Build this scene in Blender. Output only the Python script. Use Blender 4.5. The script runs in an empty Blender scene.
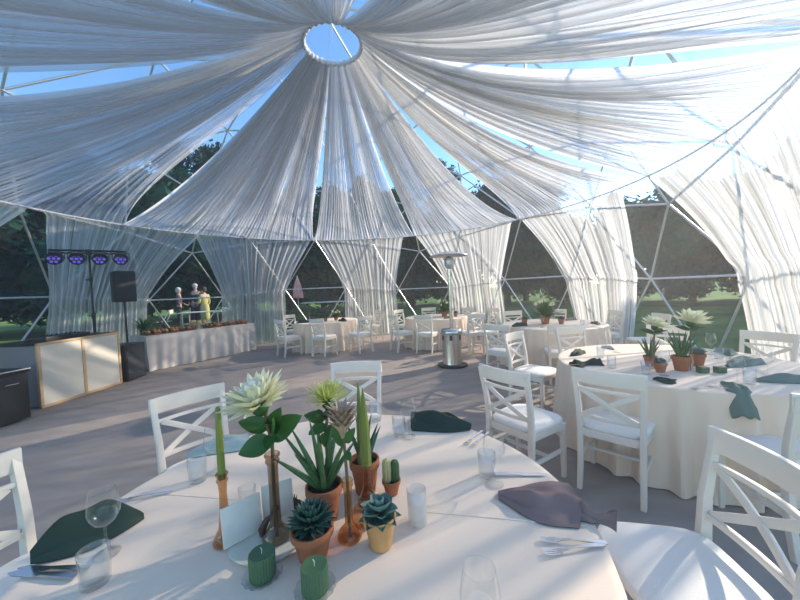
import bpy, bmesh, math, random
from mathutils import Vector, Matrix, Euler, noise
PI = math.pi
R = math.radians
random.seed(7)
sc = bpy.context.scene
col = sc.collection

# ------------------------------------------------------------------ camera
EYE = 1.524
cam_d = bpy.data.cameras.new('camera')
cam = bpy.data.objects.new('camera', cam_d)
col.objects.link(cam)
cam_d.sensor_width = 36
cam_d.lens = 324.13 * 36 / 800
cam_d.clip_start = 0.02
cam_d.clip_end = 500
cam.matrix_world = Matrix.Translation((0, 0, EYE)) @ Matrix.Rotation(PI/2 - 0.03463, 4, 'X') @ Matrix.Rotation(-0.04354, 4, 'Z')
sc.camera = cam

# ------------------------------------------------------------------ light
SUN_AZ, SUN_EL = R(60), R(25)          # azimuth from +y towards +x
w = bpy.data.worlds.new('world'); sc.world = w
w.use_nodes = True
nt = w.node_tree; nt.nodes.clear()
sky = nt.nodes.new('ShaderNodeTexSky'); sky.sky_type = 'NISHITA'
sky.sun_disc = False
sky.sun_elevation = SUN_EL
sky.sun_rotation = SUN_AZ
sky.air_density = 1.0; sky.dust_density = 0.02; sky.ozone_density = 2.0
hs = nt.nodes.new('ShaderNodeHueSaturation'); hs.inputs['Saturation'].default_value = 1.15
bgn = nt.nodes.new('ShaderNodeBackground'); bgn.inputs['Strength'].default_value = 0.29
out = nt.nodes.new('ShaderNodeOutputWorld')
nt.links.new(sky.outputs[0], hs.inputs['Color']); nt.links.new(hs.outputs[0], bgn.inputs[0]); nt.links.new(bgn.outputs[0], out.inputs[0])
sd = bpy.data.lights.new('sun', 'SUN'); sd.energy = 5.6; sd.angle = R(0.8); sd.color = (1.0, 0.87, 0.70)
so = bpy.data.objects.new('sun', sd); col.objects.link(so)
sdir = Vector((math.sin(SUN_AZ)*math.cos(SUN_EL), math.cos(SUN_AZ)*math.cos(SUN_EL), math.sin(SUN_EL)))
so.rotation_euler = sdir.to_track_quat('Z', 'Y').to_euler()
so.location = sdir * 60
sc.view_settings.view_transform = 'Standard'
sc.view_settings.look = 'None'
sc.view_settings.gamma = 1
sc.view_settings.use_curve_mapping = False
sc.view_settings.exposure = 0.42
try:
    sc.cycles.transparent_max_bounces = 32
    sc.cycles.max_bounces = 8
    sc.cycles.sample_clamp_indirect = 6
except Exception:
    pass

# ------------------------------------------------------------------ materials
def mat(name, c, rough=0.6, metal=0.0, noise_amt=0.0, noise_scale=8.0, c2=None, bump=0.0, bump_scale=60, spec=0.5, sheen=0.0, stretch=None, transl=0.0):
    m = bpy.data.materials.new(name); m.use_nodes = True
    n = m.node_tree; b = n.nodes['Principled BSDF']
    b.inputs['Base Color'].default_value = (*c, 1); b.inputs['Roughness'].default_value = rough
    b.inputs['Metallic'].default_value = metal
    b.inputs['Specular IOR Level'].default_value = spec
    if sheen: b.inputs['Sheen Weight'].default_value = sheen
    tc = n.nodes.new('ShaderNodeTexCoord'); vec = tc.outputs['Object']
    if stretch:
        mp = n.nodes.new('ShaderNodeMapping'); mp.inputs['Scale'].default_value = stretch
        n.links.new(vec, mp.inputs[0]); vec = mp.outputs[0]
    if c2 is None: c2 = tuple(x*0.8 for x in c)
    nz = n.nodes.new('ShaderNodeTexNoise'); nz.inputs['Scale'].default_value = noise_scale; nz.inputs['Detail'].default_value = 5
    n.links.new(vec, nz.inputs['Vector'])
    rp = n.nodes.new('ShaderNodeValToRGB'); rp.color_ramp.elements[0].position = .35; rp.color_ramp.elements[1].position = .65
    a = max(noise_amt, .15)
    rp.color_ramp.elements[0].color = (*[c[i]*(1-a)+c2[i]*a for i in range(3)], 1); rp.color_ramp.elements[1].color = (*c, 1)
    n.links.new(nz.outputs['Fac'], rp.inputs[0]); n.links.new(rp.outputs[0], b.inputs['Base Color'])
    if bump:
        n2 = n.nodes.new('ShaderNodeTexNoise'); n2.inputs['Scale'].default_value = bump_scale; n2.inputs['Detail'].default_value = 3
        n.links.new(vec, n2.inputs['Vector'])
        bp = n.nodes.new('ShaderNodeBump'); bp.inputs['Strength'].default_value = bump; bp.inputs['Distance'].default_value = .01
        n.links.new(n2.outputs['Fac'], bp.inputs['Height']); n.links.new(bp.outputs[0], b.inputs['Normal'])
    if transl:
        t = n.nodes.new('ShaderNodeBsdfTranslucent'); n.links.new(rp.outputs[0], t.inputs[0])
        mx = n.nodes.new('ShaderNodeMixShader'); mx.inputs[0].default_value = transl
        o = n.nodes['Material Output']
        n.links.new(b.outputs[0], mx.inputs[1]); n.links.new(t.outputs[0], mx.inputs[2]); n.links.new(mx.outputs[0], o.inputs[0])
    return m

def glass_mat(name, tint=(1, 1, 1), refl=1.0, body=0.03, bodyc=(.8, .85, .85)):
    """thin clear glass: mostly passes light, reflects at grazing angles"""
    m = bpy.data.materials.new(name); m.use_nodes = True; n = m.node_tree; n.nodes.clear()
    o = n.nodes.new('ShaderNodeOutputMaterial'); t = n.nodes.new('ShaderNodeBsdfTransparent'); t.inputs[0].default_value = (*tint, 1)
    g = n.nodes.new('ShaderNodeBsdfGlossy'); g.inputs['Roughness'].default_value = .03
    d = n.nodes.new('ShaderNodeBsdfDiffuse'); d.inputs[0].default_value = (*bodyc, 1)
    lw = n.nodes.new('ShaderNodeLayerWeight'); lw.inputs['Blend'].default_value = .5
    pw = n.nodes.new('ShaderNodeMath'); pw.operation = 'POWER'; pw.inputs[1].default_value = 2.6
    n.links.new(lw.outputs['Facing'], pw.inputs[0])
    mu = n.nodes.new('ShaderNodeMath'); mu.operation = 'MULTIPLY_ADD'; mu.inputs[1].default_value = .62*refl; mu.inputs[2].default_value = .03*refl; mu.use_clamp = True
    n.links.new(pw.outputs[0], mu.inputs[0])
    m1 = n.nodes.new('ShaderNodeMixShader'); m1.inputs[0].default_value = body
    n.links.new(t.outputs[0], m1.inputs[1]); n.links.new(d.outputs[0], m1.inputs[2])
    m2 = n.nodes.new('ShaderNodeMixShader'); n.links.new(mu.outputs[0], m2.inputs[0])
    n.links.new(m1.outputs[0], m2.inputs[1]); n.links.new(g.outputs[0], m2.inputs[2]); n.links.new(m2.outputs[0], o.inputs[0])
    return m

def sheer_mat(name, c=(.86, .86, .88), lo=.35, hi=.8, freq=70, vfreq=.8):
    """sheer voile: gathered threads let more or less light through"""
    m = bpy.data.materials.new(name); m.use_nodes = True; n = m.node_tree; n.nodes.clear(); L = n.links.new
    o = n.nodes.new('ShaderNodeOutputMaterial')
    uv = n.nodes.new('ShaderNodeUVMap'); mp = n.nodes.new('ShaderNodeMapping'); mp.inputs['Scale'].default_value = (freq, vfreq, 1)
    L(uv.outputs[0], mp.inputs[0])
    nz = n.nodes.new('ShaderNodeTexNoise'); nz.inputs['Scale'].default_value = 1; nz.inputs['Detail'].default_value = 4; nz.inputs['Roughness'].default_value = .65
    L(mp.outputs[0], nz.inputs['Vector'])
    mr = n.nodes.new('ShaderNodeMapRange'); mr.inputs['From Min'].default_value = .36; mr.inputs['From Max'].default_value = .66
    mr.inputs['To Min'].default_value = lo; mr.inputs['To Max'].default_value = hi
    L(nz.outputs['Fac'], mr.inputs['Value'])
    # stitched hems along both long edges
    sx = n.nodes.new('ShaderNodeSeparateXYZ'); L(uv.outputs[0], sx.inputs[0])
    a = n.nodes.new('ShaderNodeMath'); a.operation = 'SUBTRACT'; a.inputs[1].default_value = .5; L(sx.outputs[0], a.inputs[0])
    ab = n.nodes.new('ShaderNodeMath'); ab.operation = 'ABSOLUTE'; L(a.outputs[0], ab.inputs[0])
    mh = n.nodes.new('ShaderNodeMapRange'); mh.inputs['From Min'].default_value = .47; mh.inputs['From Max'].default_value = .5
    mh.inputs['To Min'].default_value = 0; mh.inputs['To Max'].default_value = .3; L(ab.outputs[0], mh.inputs['Value'])
    lw = n.nodes.new('ShaderNodeLayerWeight'); lw.inputs['Blend'].default_value = .35
    mf = n.nodes.new('ShaderNodeMath'); mf.operation = 'MULTIPLY_ADD'; mf.inputs[1].default_value = .22; L(lw.outputs['Facing'], mf.inputs[0]); L(mh.outputs[0], mf.inputs[2])
    ad = n.nodes.new('ShaderNodeMath'); ad.operation = 'ADD'; ad.use_clamp = True; L(mr.outputs[0], ad.inputs[0]); L(mf.outputs[0], ad.inputs[1])
    t = n.nodes.new('ShaderNodeBsdfTransparent'); d = n.nodes.new('ShaderNodeBsdfDiffuse'); tr = n.nodes.new('ShaderNodeBsdfTranslucent')
    d.inputs[0].default_value = (*c, 1); tr.inputs[0].default_value = (*c, 1)
    m1 = n.nodes.new('ShaderNodeMixShader'); m1.inputs[0].default_value = .72; L(d.outputs[0], m1.inputs[1]); L(tr.outputs[0], m1.inputs[2])
    m2 = n.nodes.new('ShaderNodeMixShader'); L(ad.outputs[0], m2.inputs[0]); L(t.outputs[0], m2.inputs[1]); L(m1.outputs[0], m2.inputs[2])
    L(m2.outputs[0], o.inputs[0])
    return m

M = dict(
    white=mat('white_paint', (.80, .715, .615), .45, noise_scale=20),
    cushion=mat('white_cushion', (.85, .795, .72), .7, bump=.2, bump_scale=300, sheen=.2),
    cloth=mat('cream_tablecloth', (.84, .665, .515), .85, noise_scale=3, bump=.15, bump_scale=500, sheen=.2),
    greycloth=mat('grey_cloth', (.47, .435, .42), .45, noise_scale=3, bump=.2, bump_scale=300, sheen=.3),
    napg=mat('green_napkin', (.02, .045, .033), .85, noise_scale=20, bump=.3, bump_scale=400),
    napl=mat('sage_napkin', (.12, .19, .165), .85, noise_scale=20, bump=.3, bump_scale=400),
    napw=mat('pale_sage_napkin', (.36, .43, .40), .85, noise_scale=20, bump=.3, bump_scale=400),
    napm=mat('mauve_napkin', (.23, .155, .145), .85, noise_scale=20, bump=.3, bump_scale=400),
    terra=mat('terracotta', (.42, .14, .055), .8, noise_amt=.6, noise_scale=14, c2=(.28, .10, .05), bump=.2),
    ochre=mat('ochre_clay', (.60, .33, .12), .8, noise_amt=.6, noise_scale=16, c2=(.42, .22, .09), bump=.2),
    soil=mat('soil', (.035, .024, .018), .95, bump=.8, bump_scale=120),
    aloe=mat('aloe_green', (.07, .17, .06), .45, noise_amt=.6, noise_scale=25, c2=(.03, .08, .03)),
    leaf=mat('leaf_green', (.05, .15, .035), .4, noise_amt=.6, noise_scale=14, c2=(.03, .08, .02), transl=.25),
    succ=mat('succulent_green', (.05, .13, .10), .4, noise_amt=.6, noise_scale=14, c2=(.03, .07, .06)),
    succ2=mat('blue_succulent', (.20, .31, .26), .45, noise_amt=.6, noise_scale=14, c2=(.05, .11, .10)),
    cactus=mat('cactus_green', (.06, .12, .04), .6, bump=.5, bump_scale=200),
    cactusy=mat('cactus_cream', (.55, .50, .22), .6, bump=.5, bump_scale=200),
    petal=mat('protea_bract', (.90, .86, .66), .6, noise_amt=.5, noise_scale=30, c2=(.78, .76, .42), transl=.3),
    petaly=mat('yellow_bract', (.72, .72, .25), .6, noise_amt=.5, noise_scale=30, c2=(.5, .6, .15), transl=.35),
    petalp=mat('blush_bract', (.52, .33, .26), .6, noise_amt=.6, noise_scale=20, c2=(.25, .22, .10)),
    fluff=mat('protea_centre', (.76, .75, .68), .9, spec=.05, bump=.8, bump_scale=200),
    stem=mat('stem_brown', (.14, .10, .05), .7),
    gcandle=mat('green_wax', (.07, .14, .07), .45, spec=.4, noise_scale=20),
    ocandle=mat('olive_wax', (.20, .24, .05), .4, spec=.4, noise_scale=20),
    wick=mat('wick', (.7, .68, .6), .8),
    marble=mat('white_card', (.80, .75, .66), .6, noise_amt=.4, noise_scale=9, c2=(.5, .53, .52)),
    plate=mat('pale_plate', (.66, .64, .52), .35, noise_scale=6),
    pod=mat('dark_pod', (.06, .03, .02), .6, bump=.5),
    steel=mat('polished_steel', (.62, .62, .62), .22, metal=1, noise_scale=5),
    cutlery=mat('cutlery_steel', (.75, .76, .80), .18, metal=1),
    tubem=mat('galvanised_tube', (.62, .64, .66), .35, metal=.7, noise_scale=4),
    black=mat('black_plastic', (.012, .013, .015), .45, noise_scale=30, bump=.1),
    grille=mat('speaker_grille', (.02, .025, .035), .55, bump=.6, bump_scale=400),
    darkm=mat('dark_metal', (.03, .03, .03), .4, metal=.6),
    wood=mat('pine_wood', (.62, .42, .24), .5, noise_amt=.7, noise_scale=6, c2=(.45, .28, .14), stretch=(1, 1, 8)),
    acryl=mat('opal_acrylic', (.92, .87, .77), .3, noise_amt=.5, noise_scale=2.5, c2=(.84, .80, .72), transl=.3),
    boothside=mat('grey_panel', (.24, .22, .23), .6),
    carpet=mat('taupe_carpet', (.38, .315, .275), .95, noise_amt=.7, noise_scale=2.2, c2=(.28, .235, .21), bump=.35, bump_scale=90, stretch=(1, 2.6, 1), spec=.2),
    grass=mat('lawn_grass', (.17, .26, .05), .95, noise_amt=1, noise_scale=.9, c2=(.06, .13, .03), bump=1, bump_scale=30, spec=.1),
    foliage=mat('tree_foliage', (.022, .11, .045), .8, noise_amt=1, noise_scale=.7, c2=(.01, .05, .028), transl=.2, spec=.2),
    foliage2=mat('conifer_foliage', (.012, .065, .042), .8, noise_amt=1, noise_scale=.7, c2=(.008, .03, .022), transl=.12, spec=.2),
    shrub=mat('shrub_foliage', (.08, .15, .03), .7, noise_amt=1, noise_scale=3, c2=(.02, .05, .015), transl=.3),
    bark=mat('bark', (.06, .045, .035), .95, bump=1, bump_scale=20),
    skin=mat('skin', (.55, .36, .27), .6),
    hairg=mat('grey_hair', (.55, .53, .5), .7), hairb=mat('brown_hair', (.06, .04, .03), .7),
    clothd=mat('dark_clothing', (.03, .035, .05), .85), clothm=mat('mauve_clothing', (.12, .07, .09), .85),
    clothy=mat('yellow_dress', (.50, .46, .15), .8),
    bread=mat('crusty_bread', (.42, .22, .09), .75, noise_amt=.8, noise_scale=25, c2=(.22, .10, .04), bump=.5),
    board=mat('dark_board', (.12, .07, .04), .6),
    fruit=mat('pale_salad', (.45, .42, .2), .6, noise_amt=1, noise_scale=40, c2=(.5, .25, .1)),
    coral=mat('coral_canvas', (.75, .20, .15), .8, noise_amt=.8, noise_scale=6, c2=(.85, .6, .55)),
    rope=mat('white_webbing', (.70, .72, .76), .7),
    frill=mat('white_frill', (.78, .76, .76), .8, bump=.8, bump_scale=80),
)
M['glass'] = glass_mat('clear_glass', (.985, .99, .99), 1.2, .012, (.9, .9, .9))
M['glassw'] = glass_mat('water_glass', (.96, .98, .99), 1.3, .035, (.75, .84, .88))
M['frost'] = glass_mat('frosted_glass', (.95, .95, .95), 1.0, .28, (.85, .85, .83))
M['smoke'] = glass_mat('smoked_glass', (.62, .50, .40), 1.2, .10, (.22, .17, .12))
M['amber'] = glass_mat('amber_glass', (.82, .60, .40), 1.2, .10, (.36, .19, .09))
M['pvc'] = glass_mat('clear_pvc', (.93, .95, .96), .55, .025, (.8, .85, .9))
M['sheer'] = sheer_mat('sheer_voile', (.87, .86, .85), lo=.22, hi=.80, freq=70, vfreq=.7)
M['sheerthin'] = sheer_mat('thin_voile', lo=.05, hi=.45, freq=34, vfreq=.9)
M['sheerblue'] = sheer_mat('loose_voile', (.85, .845, .85), lo=.10, hi=.60, freq=60, vfreq=.7)
M['curtain'] = sheer_mat('curtain_voile', (.87, .86, .85), lo=.24, hi=.80, freq=44, vfreq=.5)
def emis(name, c, s):
    m = bpy.data.materials.new(name); m.use_nodes = True; b = m.node_tree.nodes['Principled BSDF']
    b.inputs['Base Color'].default_value = (*c, 1); b.inputs['Emission Color'].default_value = (*c, 1); b.inputs['Emission Strength'].default_value = s
    return m
M['led'] = emis('purple_led', (.13, .09, .55), .5)
M['ledr'] = emis('magenta_led', (.9, .1, .5), 1.5)

# ------------------------------------------------------------------ helpers
class MB:
    def __init__(s): s.v = []; s.f = []; s.uv = {}
    def add(s, vs, fs):
        b = len(s.v); s.v += [tuple(p) for p in vs]; s.f += [tuple(b+i for i in f) for f in fs]; return b
    def box(s, c, d, rot=None):
        x, y, z = [q/2 for q in d]
        vs = [Vector(p) for p in ((-x,-y,-z),(x,-y,-z),(x,y,-z),(-x,y,-z),(-x,-y,z),(x,-y,z),(x,y,z),(-x,y,z))]
        if rot: m = Euler(rot).to_matrix(); vs = [m @ p for p in vs]
        c = Vector(c); s.add([p+c for p in vs], [(3,2,1,0),(4,5,6,7),(0,1,5,4),(1,2,6,5),(2,3,7,6),(3,0,4,7)])
    def sweep(s, pts, sizes, up=(0, 0, 1), cap=True):
        """rectangular section swept along points; sizes = (side, up) per point"""
        n = len(pts); pts = [Vector(p) for p in pts]; up = Vector(up); vs = []
        for i, p in enumerate(pts):
            t = (pts[min(i+1, n-1)] - pts[max(i-1, 0)]).normalized()
            sd = t.cross(up)
            if sd.length < 1e-4: sd = t.cross(Vector((0, 1, 0)))
            sd.normalize(); u = sd.cross(t).normalized()
            a, b = sizes[i] if isinstance(sizes, list) else sizes
            vs += [p - sd*a/2 - u*b/2, p + sd*a/2 - u*b/2, p + sd*a/2 + u*b/2, p - sd*a/2 + u*b/2]
        fs = []
        for i in range(n-1):
            for k in range(4): fs.append((i*4+k, i*4+(k+1) % 4, i*4+4+(k+1) % 4, i*4+4+k))
        if cap: fs += [(3, 2, 1, 0), tuple((n-1)*4+k for k in range(4))]
        s.add(vs, fs)
    def tube(s, pts, r, seg=10, cap=True):
        n = len(pts); pts = [Vector(p) for p in pts]; vs = []; ref = None
        for i, p in enumerate(pts):
            t = (pts[min(i+1, n-1)] - pts[max(i-1, 0)]).normalized()
            if ref is None:
                ref = t.orthogonal().normalized()
            ref = (ref - t*ref.dot(t)).normalized(); b = t.cross(ref)
            rr = r[i] if isinstance(r, (list, tuple)) else r
            vs += [p + (ref*math.cos(a) + b*math.sin(a))*rr for a in (2*PI*k/seg for k in range(seg))]
        fs = [(i*seg+k, i*seg+(k+1) % seg, (i+1)*seg+(k+1) % seg, (i+1)*seg+k) for i in range(n-1) for k in range(seg)]
        if cap: fs += [tuple(reversed(range(seg))), tuple((n-1)*seg+k for k in range(seg))]
        s.add(vs, fs)
    def lathe(s, prof, seg=24, c=(0, 0, 0), cap0=False, cap1=False, fn=None):
        n = len(prof); vs = []
        for i, (r, z) in enumerate(prof):
            for k in range(seg):
                a = 2*PI*k/seg; rr = r * (fn(a, i) if fn else 1)
                vs.append((c[0]+rr*math.cos(a), c[1]+rr*math.sin(a), c[2]+z))
        fs = [(i*seg+k, i*seg+(k+1) % seg, (i+1)*seg+(k+1) % seg, (i+1)*seg+k) for i in range(n-1) for k in range(seg)]
        if cap0: fs.append(tuple(reversed(range(seg))))
        if cap1: fs.append(tuple((n-1)*seg+k for k in range(seg)))
        s.add(vs, fs)
    def grid(s, fn, nu, nv, flip=False):
        """fn(u,v) -> point ; stores uv"""
        b = len(s.v)
        for j in range(nv+1):
            for i in range(nu+1):
                s.uv[len(s.v)] = (i/nu, j/nv); s.v.append(tuple(fn(i/nu, j/nv)))
        for j in range(nv):
            for i in range(nu):
                a = b+j*(nu+1)+i; q = (a, a+1, a+nu+2, a+nu+1)
                s.f.append(q[::-1] if flip else q)
    def blob(s, c, r, sub=2, amp=0.0, seed=0, sc_=(1, 1, 1)):
        bm = bmesh.new(); bmesh.ops.create_icosphere(bm, subdivisions=sub, radius=1)
        c = Vector(c); vs = []
        for v in bm.verts:
            k = 1 + amp*noise.noise(v.co*1.7 + Vector((seed*3.1, seed, 0)))
            vs.append(Vector((v.co.x*sc_[0], v.co.y*sc_[1], v.co.z*sc_[2]))*r*k + c)
        fs = [tuple(v.index for v in f.verts) for f in bm.faces]; bm.free(); s.add(vs, fs)
    def build(s, name, m, parent=None, smooth=True, bevel=0, solid=0, auto=True):
        me = bpy.data.meshes.new(name); me.from_pydata(s.v, [], s.f)
        if s.uv:
            ul = me.uv_layers.new(name='UVMap')
            for lp in me.loops: ul.data[lp.index].uv = s.uv.get(lp.vertex_index, (0, 0))
        if bevel:
            bm = bmesh.new(); bm.from_mesh(me)
            bmesh.ops.bevel(bm, geom=[e for e in bm.edges if e.is_manifold and e.calc_face_angle(0) > .6], offset=bevel, segments=2, affect='EDGES', profile=.6)
            bm.to_mesh(me); bm.free()
        me.materials.append(m); me.validate(); me.update()
        if smooth:
            me.polygons.foreach_set('use_smooth', [True]*len(me.polygons))
            if auto:
                try: me.set_sharp_from_angle(angle=R(38))
                except Exception: pass
        o = bpy.data.objects.new(name, me); col.objects.link(o)
        if parent: o.parent = parent
        if solid:
            md = o.modifiers.new('thick', 'SOLIDIFY'); md.thickness = solid; md.offset = 0
        return o

def tag(o, label=None, cat=None, group=None, kind=None):
    for k, v in (('label', label), ('category', cat), ('group', group), ('kind', kind)):
        if v: o[k] = v
    return o
def thing(name, label, cat, loc=(0, 0, 0), rz=0, group=None):
    o = bpy.data.objects.new(name, None); col.objects.link(o)
    o.location = loc; o.rotation_euler = (0, 0, rz); o.empty_display_size = .1
    return tag(o, label, cat, group)
def copy_tree(o, loc=None, rz=None, label=None, group=None, scale=None):
    c = o.copy(); col.objects.link(c)
    if loc is not None: c.location = loc
    if rz is not None: c.rotation_euler[2] = rz
    if label: c['label'] = label
    if group: c['group'] = group
    if scale: c.scale = (scale,)*3
    for ch in list(o.children):
        a = ch.copy(); col.objects.link(a); a.parent = c
        for g in list(ch.children):
            b = g.copy(); col.objects.link(b); b.parent = a
    return c
TT = .742      # table-top height

# ------------------------------------------------------------------ geodesic dome
DC = Vector((-1.035, 5.258, 0)); DR = 6.0; DA = -.01158
def dome_mesh():
    t = math.atan(.5); V = [Vector((0, 0, 1))]
    for k in range(5): V.append(Vector((math.cos(t)*math.cos(k*2*PI/5), math.cos(t)*math.sin(k*2*PI/5), math.sin(t))))
    for k in range(5): V.append(Vector((math.cos(t)*math.cos((k+.5)*2*PI/5), math.cos(t)*math.sin((k+.5)*2*PI/5), -math.sin(t))))
    F = []
    for k in range(5):
        a, b = 1+k, 1+(k+1) % 5; c, d = 6+k, 6+(k+1) % 5
        F += [(0, a, b), (a, c, b), (b, c, d)]
    pts = {}; tris = []; rot = Matrix.Rotation(DA, 3, 'Z')
    def idx(p):
        q = p.normalized(); k = (round(q.x, 4), round(q.y, 4), round(q.z, 4))
        if k not in pts: pts[k] = (len(pts), rot @ q * DR)
        return pts[k][0]
    for f in F:
        A, B, C_ = [V[i] for i in f]; g = {}
        for i in range(5):
            for j in range(5-i): g[i, j] = idx((A*(4-i-j)+B*i+C_*j)/4)
        for i in range(4):
            for j in range(4-i):
                tris.append((g[i, j], g[i+1, j], g[i, j+1]))
                if i+j < 3: tris.append((g[i+1, j], g[i+1, j+1], g[i, j+1]))
    P = [v[1] for v in sorted(pts.values(), key=lambda q: q[0])]
    tris = [t_ for t_ in tris if all(P[i].z > -.01 for i in t_)]
    return P, tris
P, TR = dome_mesh()
edges = sorted({tuple(sorted((t_[i], t_[(i+1) % 3]))) for t_ in TR for i in range(3)})
used = sorted({i for e in edges for i in e})
mb = MB()
for a, b in edges: mb.tube([P[a]+DC, P[b]+DC], .017, 8)
for i in used: mb.blob(P[i]+DC, .034, 1, sc_=(1, 1, .8))
frame = mb.build('trim_1', M['tubem'])
tag(frame, 'white tubular steel struts of the geodesic dome frame', kind='structure')
mb = MB()
mb.add([P[i]*1.006+DC for i in range(len(P))], TR)
skin = mb.build('ceiling', M['pvc'], smooth=False)
tag(skin, 'clear plastic dome membrane stretched over the struts', kind='structure')

# ground and floor
mb = MB()
ringr = [5.9, 6.3, 7.5, 9.5, 14, 25, 60, 140]; ringz = [-.03, -.03, .06, .25, .25, .28, .3, .3]
mb.lathe(list(zip(ringr, ringz)), 64, DC)
tag(mb.build('ground', M['grass']), 'green lawn around the dome', kind='structure')
mb = MB(); mb.lathe([(.01, 0), (3, 0), (6.02, 0), (6.04, -.06)], 60, DC)
tag(mb.build('floor', M['carpet'], auto=False), 'grey taupe carpet floor inside the dome', kind='structure')

# ------------------------------------------------------------------ drapes
def pol(az, r, z): return Vector((DC.x + r*math.cos(az), DC.y + r*math.sin(az), z))
CR = Vector((-.86, 5.12, 5.33)); CRr = .44
def hem_pt(az): return pol(az, 5.03, 3.13)
def ceil_panel(a0, a1, label, sag=.42, gap0=.1, gap1=.1, m='sheer', seed=0, folds=36, lift=0.0, amp=1.0):
    a0, a1 = R(a0), R(a1)
    rnd = random.Random(seed); ph = [rnd.uniform(0, 6.28) for _ in range(8)]
    span = abs(a1-a0)/R(36)
    F = folds*span
    def fn(u, v):
        # inner end gathered round the crown ring, outer end on the hem line
        s = math.sin(PI*min(1, v*1.0))**.8
        g0 = gap0*s; g1 = gap1*s
        uu = g0 + (1-g0-g1)*u
        uu += .006*math.sin(F*.7*u+ph[0]+3*v)*s
        az = a0 + (a1-a0)*uu
        inner = CR + Vector((CRr*math.cos(az), CRr*math.sin(az), 0))
        outer = hem_pt(az)
        vv = v**1.0
        p = inner.lerp(outer, vv)
        local = .75 + .25*math.sin(2*PI*u*2.3+ph[1])
        edge = 1 + .25*(math.cos(2*PI*u))*.5
        p.z -= sag*.85*4*vv*(1-vv)*(.45*local+.6)*edge*(1 - .25*vv)
        p.z += lift*math.sin(PI*v)
        A = amp*(.014 + .034*math.sin(PI*v)**.7)*(.6+.4*span)
        q = 2*PI*F*u
        fold = math.sin(q+ph[2]+1.2*math.sin(2*PI*u*3+ph[3])) + .55*math.sin(q*1.93+ph[4]+1.5*v) + .4*math.sin(q*.43+ph[5]-v*2)
        p.z += A*fold*(1-.75*v**6)
        t = Vector((-math.sin(az), math.cos(az), 0))
        p += t*A*.5*math.cos(q+ph[6])
        return p
    mb = MB(); mb.grid(fn, max(60, int(F*9)), 30)
    o = mb.build('ceiling_drape', M[m], auto=False)
    return tag(o, label, 'drape', 'sheer drapes fanned out from the crown ring')
ceil_panel(72, 108, 'straight white ceiling drape running from the crown ring to the far wall', .30, .03, .03, seed=1)
ceil_panel(108, 161, 'wide white ceiling drape just left of the one running straight back', .26, .03, .05, seed=2)
ceil_panel(160, 180, 'thin see-through ceiling drape at left with tree tops showing through', .16, .30, .05, 'sheerthin', seed=3, folds=20)
ceil_panel(178, 216, 'blue shaded ceiling drape on the left below the open blue strip of sky', .30, .03, .16, 'sheerblue', seed=4)
ceil_panel(216, 252, 'grey blue ceiling drape in the upper left corner, above the open blue strip', .40, .16, .06, 'sheerblue', seed=5)
ceil_panel(252, 288, 'ceiling drape passing overhead directly above the crown ring opening', .40, .05, .05, seed=6)
ceil_panel(288, 324, 'ceiling drape fanning to the upper right corner of the photo', .42, .05, .08, seed=7)
ceil_panel(324, 360, 'creamy ceiling drape on the right, upper of the two ending at the sunny side', .46, .08, .10, seed=8)
ceil_panel(0, 36, 'creamy ceiling drape on the right with a sky blue lens of clear dome beside it', .50, .06, .18, seed=9)
ceil_panel(36, 72, 'white ceiling drape right of the straight one, crossing above the patio heater', .38, .10, .04, seed=10)

# crown ring
crown = thing('crown_ring', 'ruffled white ring holding the drapes open under the dome top', 'ring', (CR.x, CR.y, CR.z))
mb = MB()
mb.grid(lambda u, v: ((CRr+.03*math.cos(2*PI*v)*(1+.25*math.sin(u*2*PI*34)))*math.cos(2*PI*u), (CRr+.03*math.cos(2*PI*v)*(1+.25*math.sin(u*2*PI*34)))*math.sin(2*PI*u), .045*math.sin(2*PI*v)*(1+.3*math.sin(u*2*PI*29+1))), 220, 10)
mb.build('ruffle', M['frill'], crown, auto=False)
mb = MB(); mb.tube([(0, 0, .02), (0, 0, DR-CR.z-.03)], .004, 6)
for k in range(4):
    a = k*PI/2+.4; mb.tube([(CRr*math.cos(a), CRr*math.sin(a), .03), (0, 0, .45)], .003, 5)
mb.build('hanging_line', M['rope'], crown)
# hem line
mb = MB(); ring = [hem_pt(R(k*3)) + Vector((0, 0, .0)) for k in range(121)]
mb.tube(ring, .012, 6, cap=False)
tag(mb.build('hem_rope', M['rope']), 'white webbing line round the dome where ceiling drapes meet the curtains', 'rope')

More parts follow.
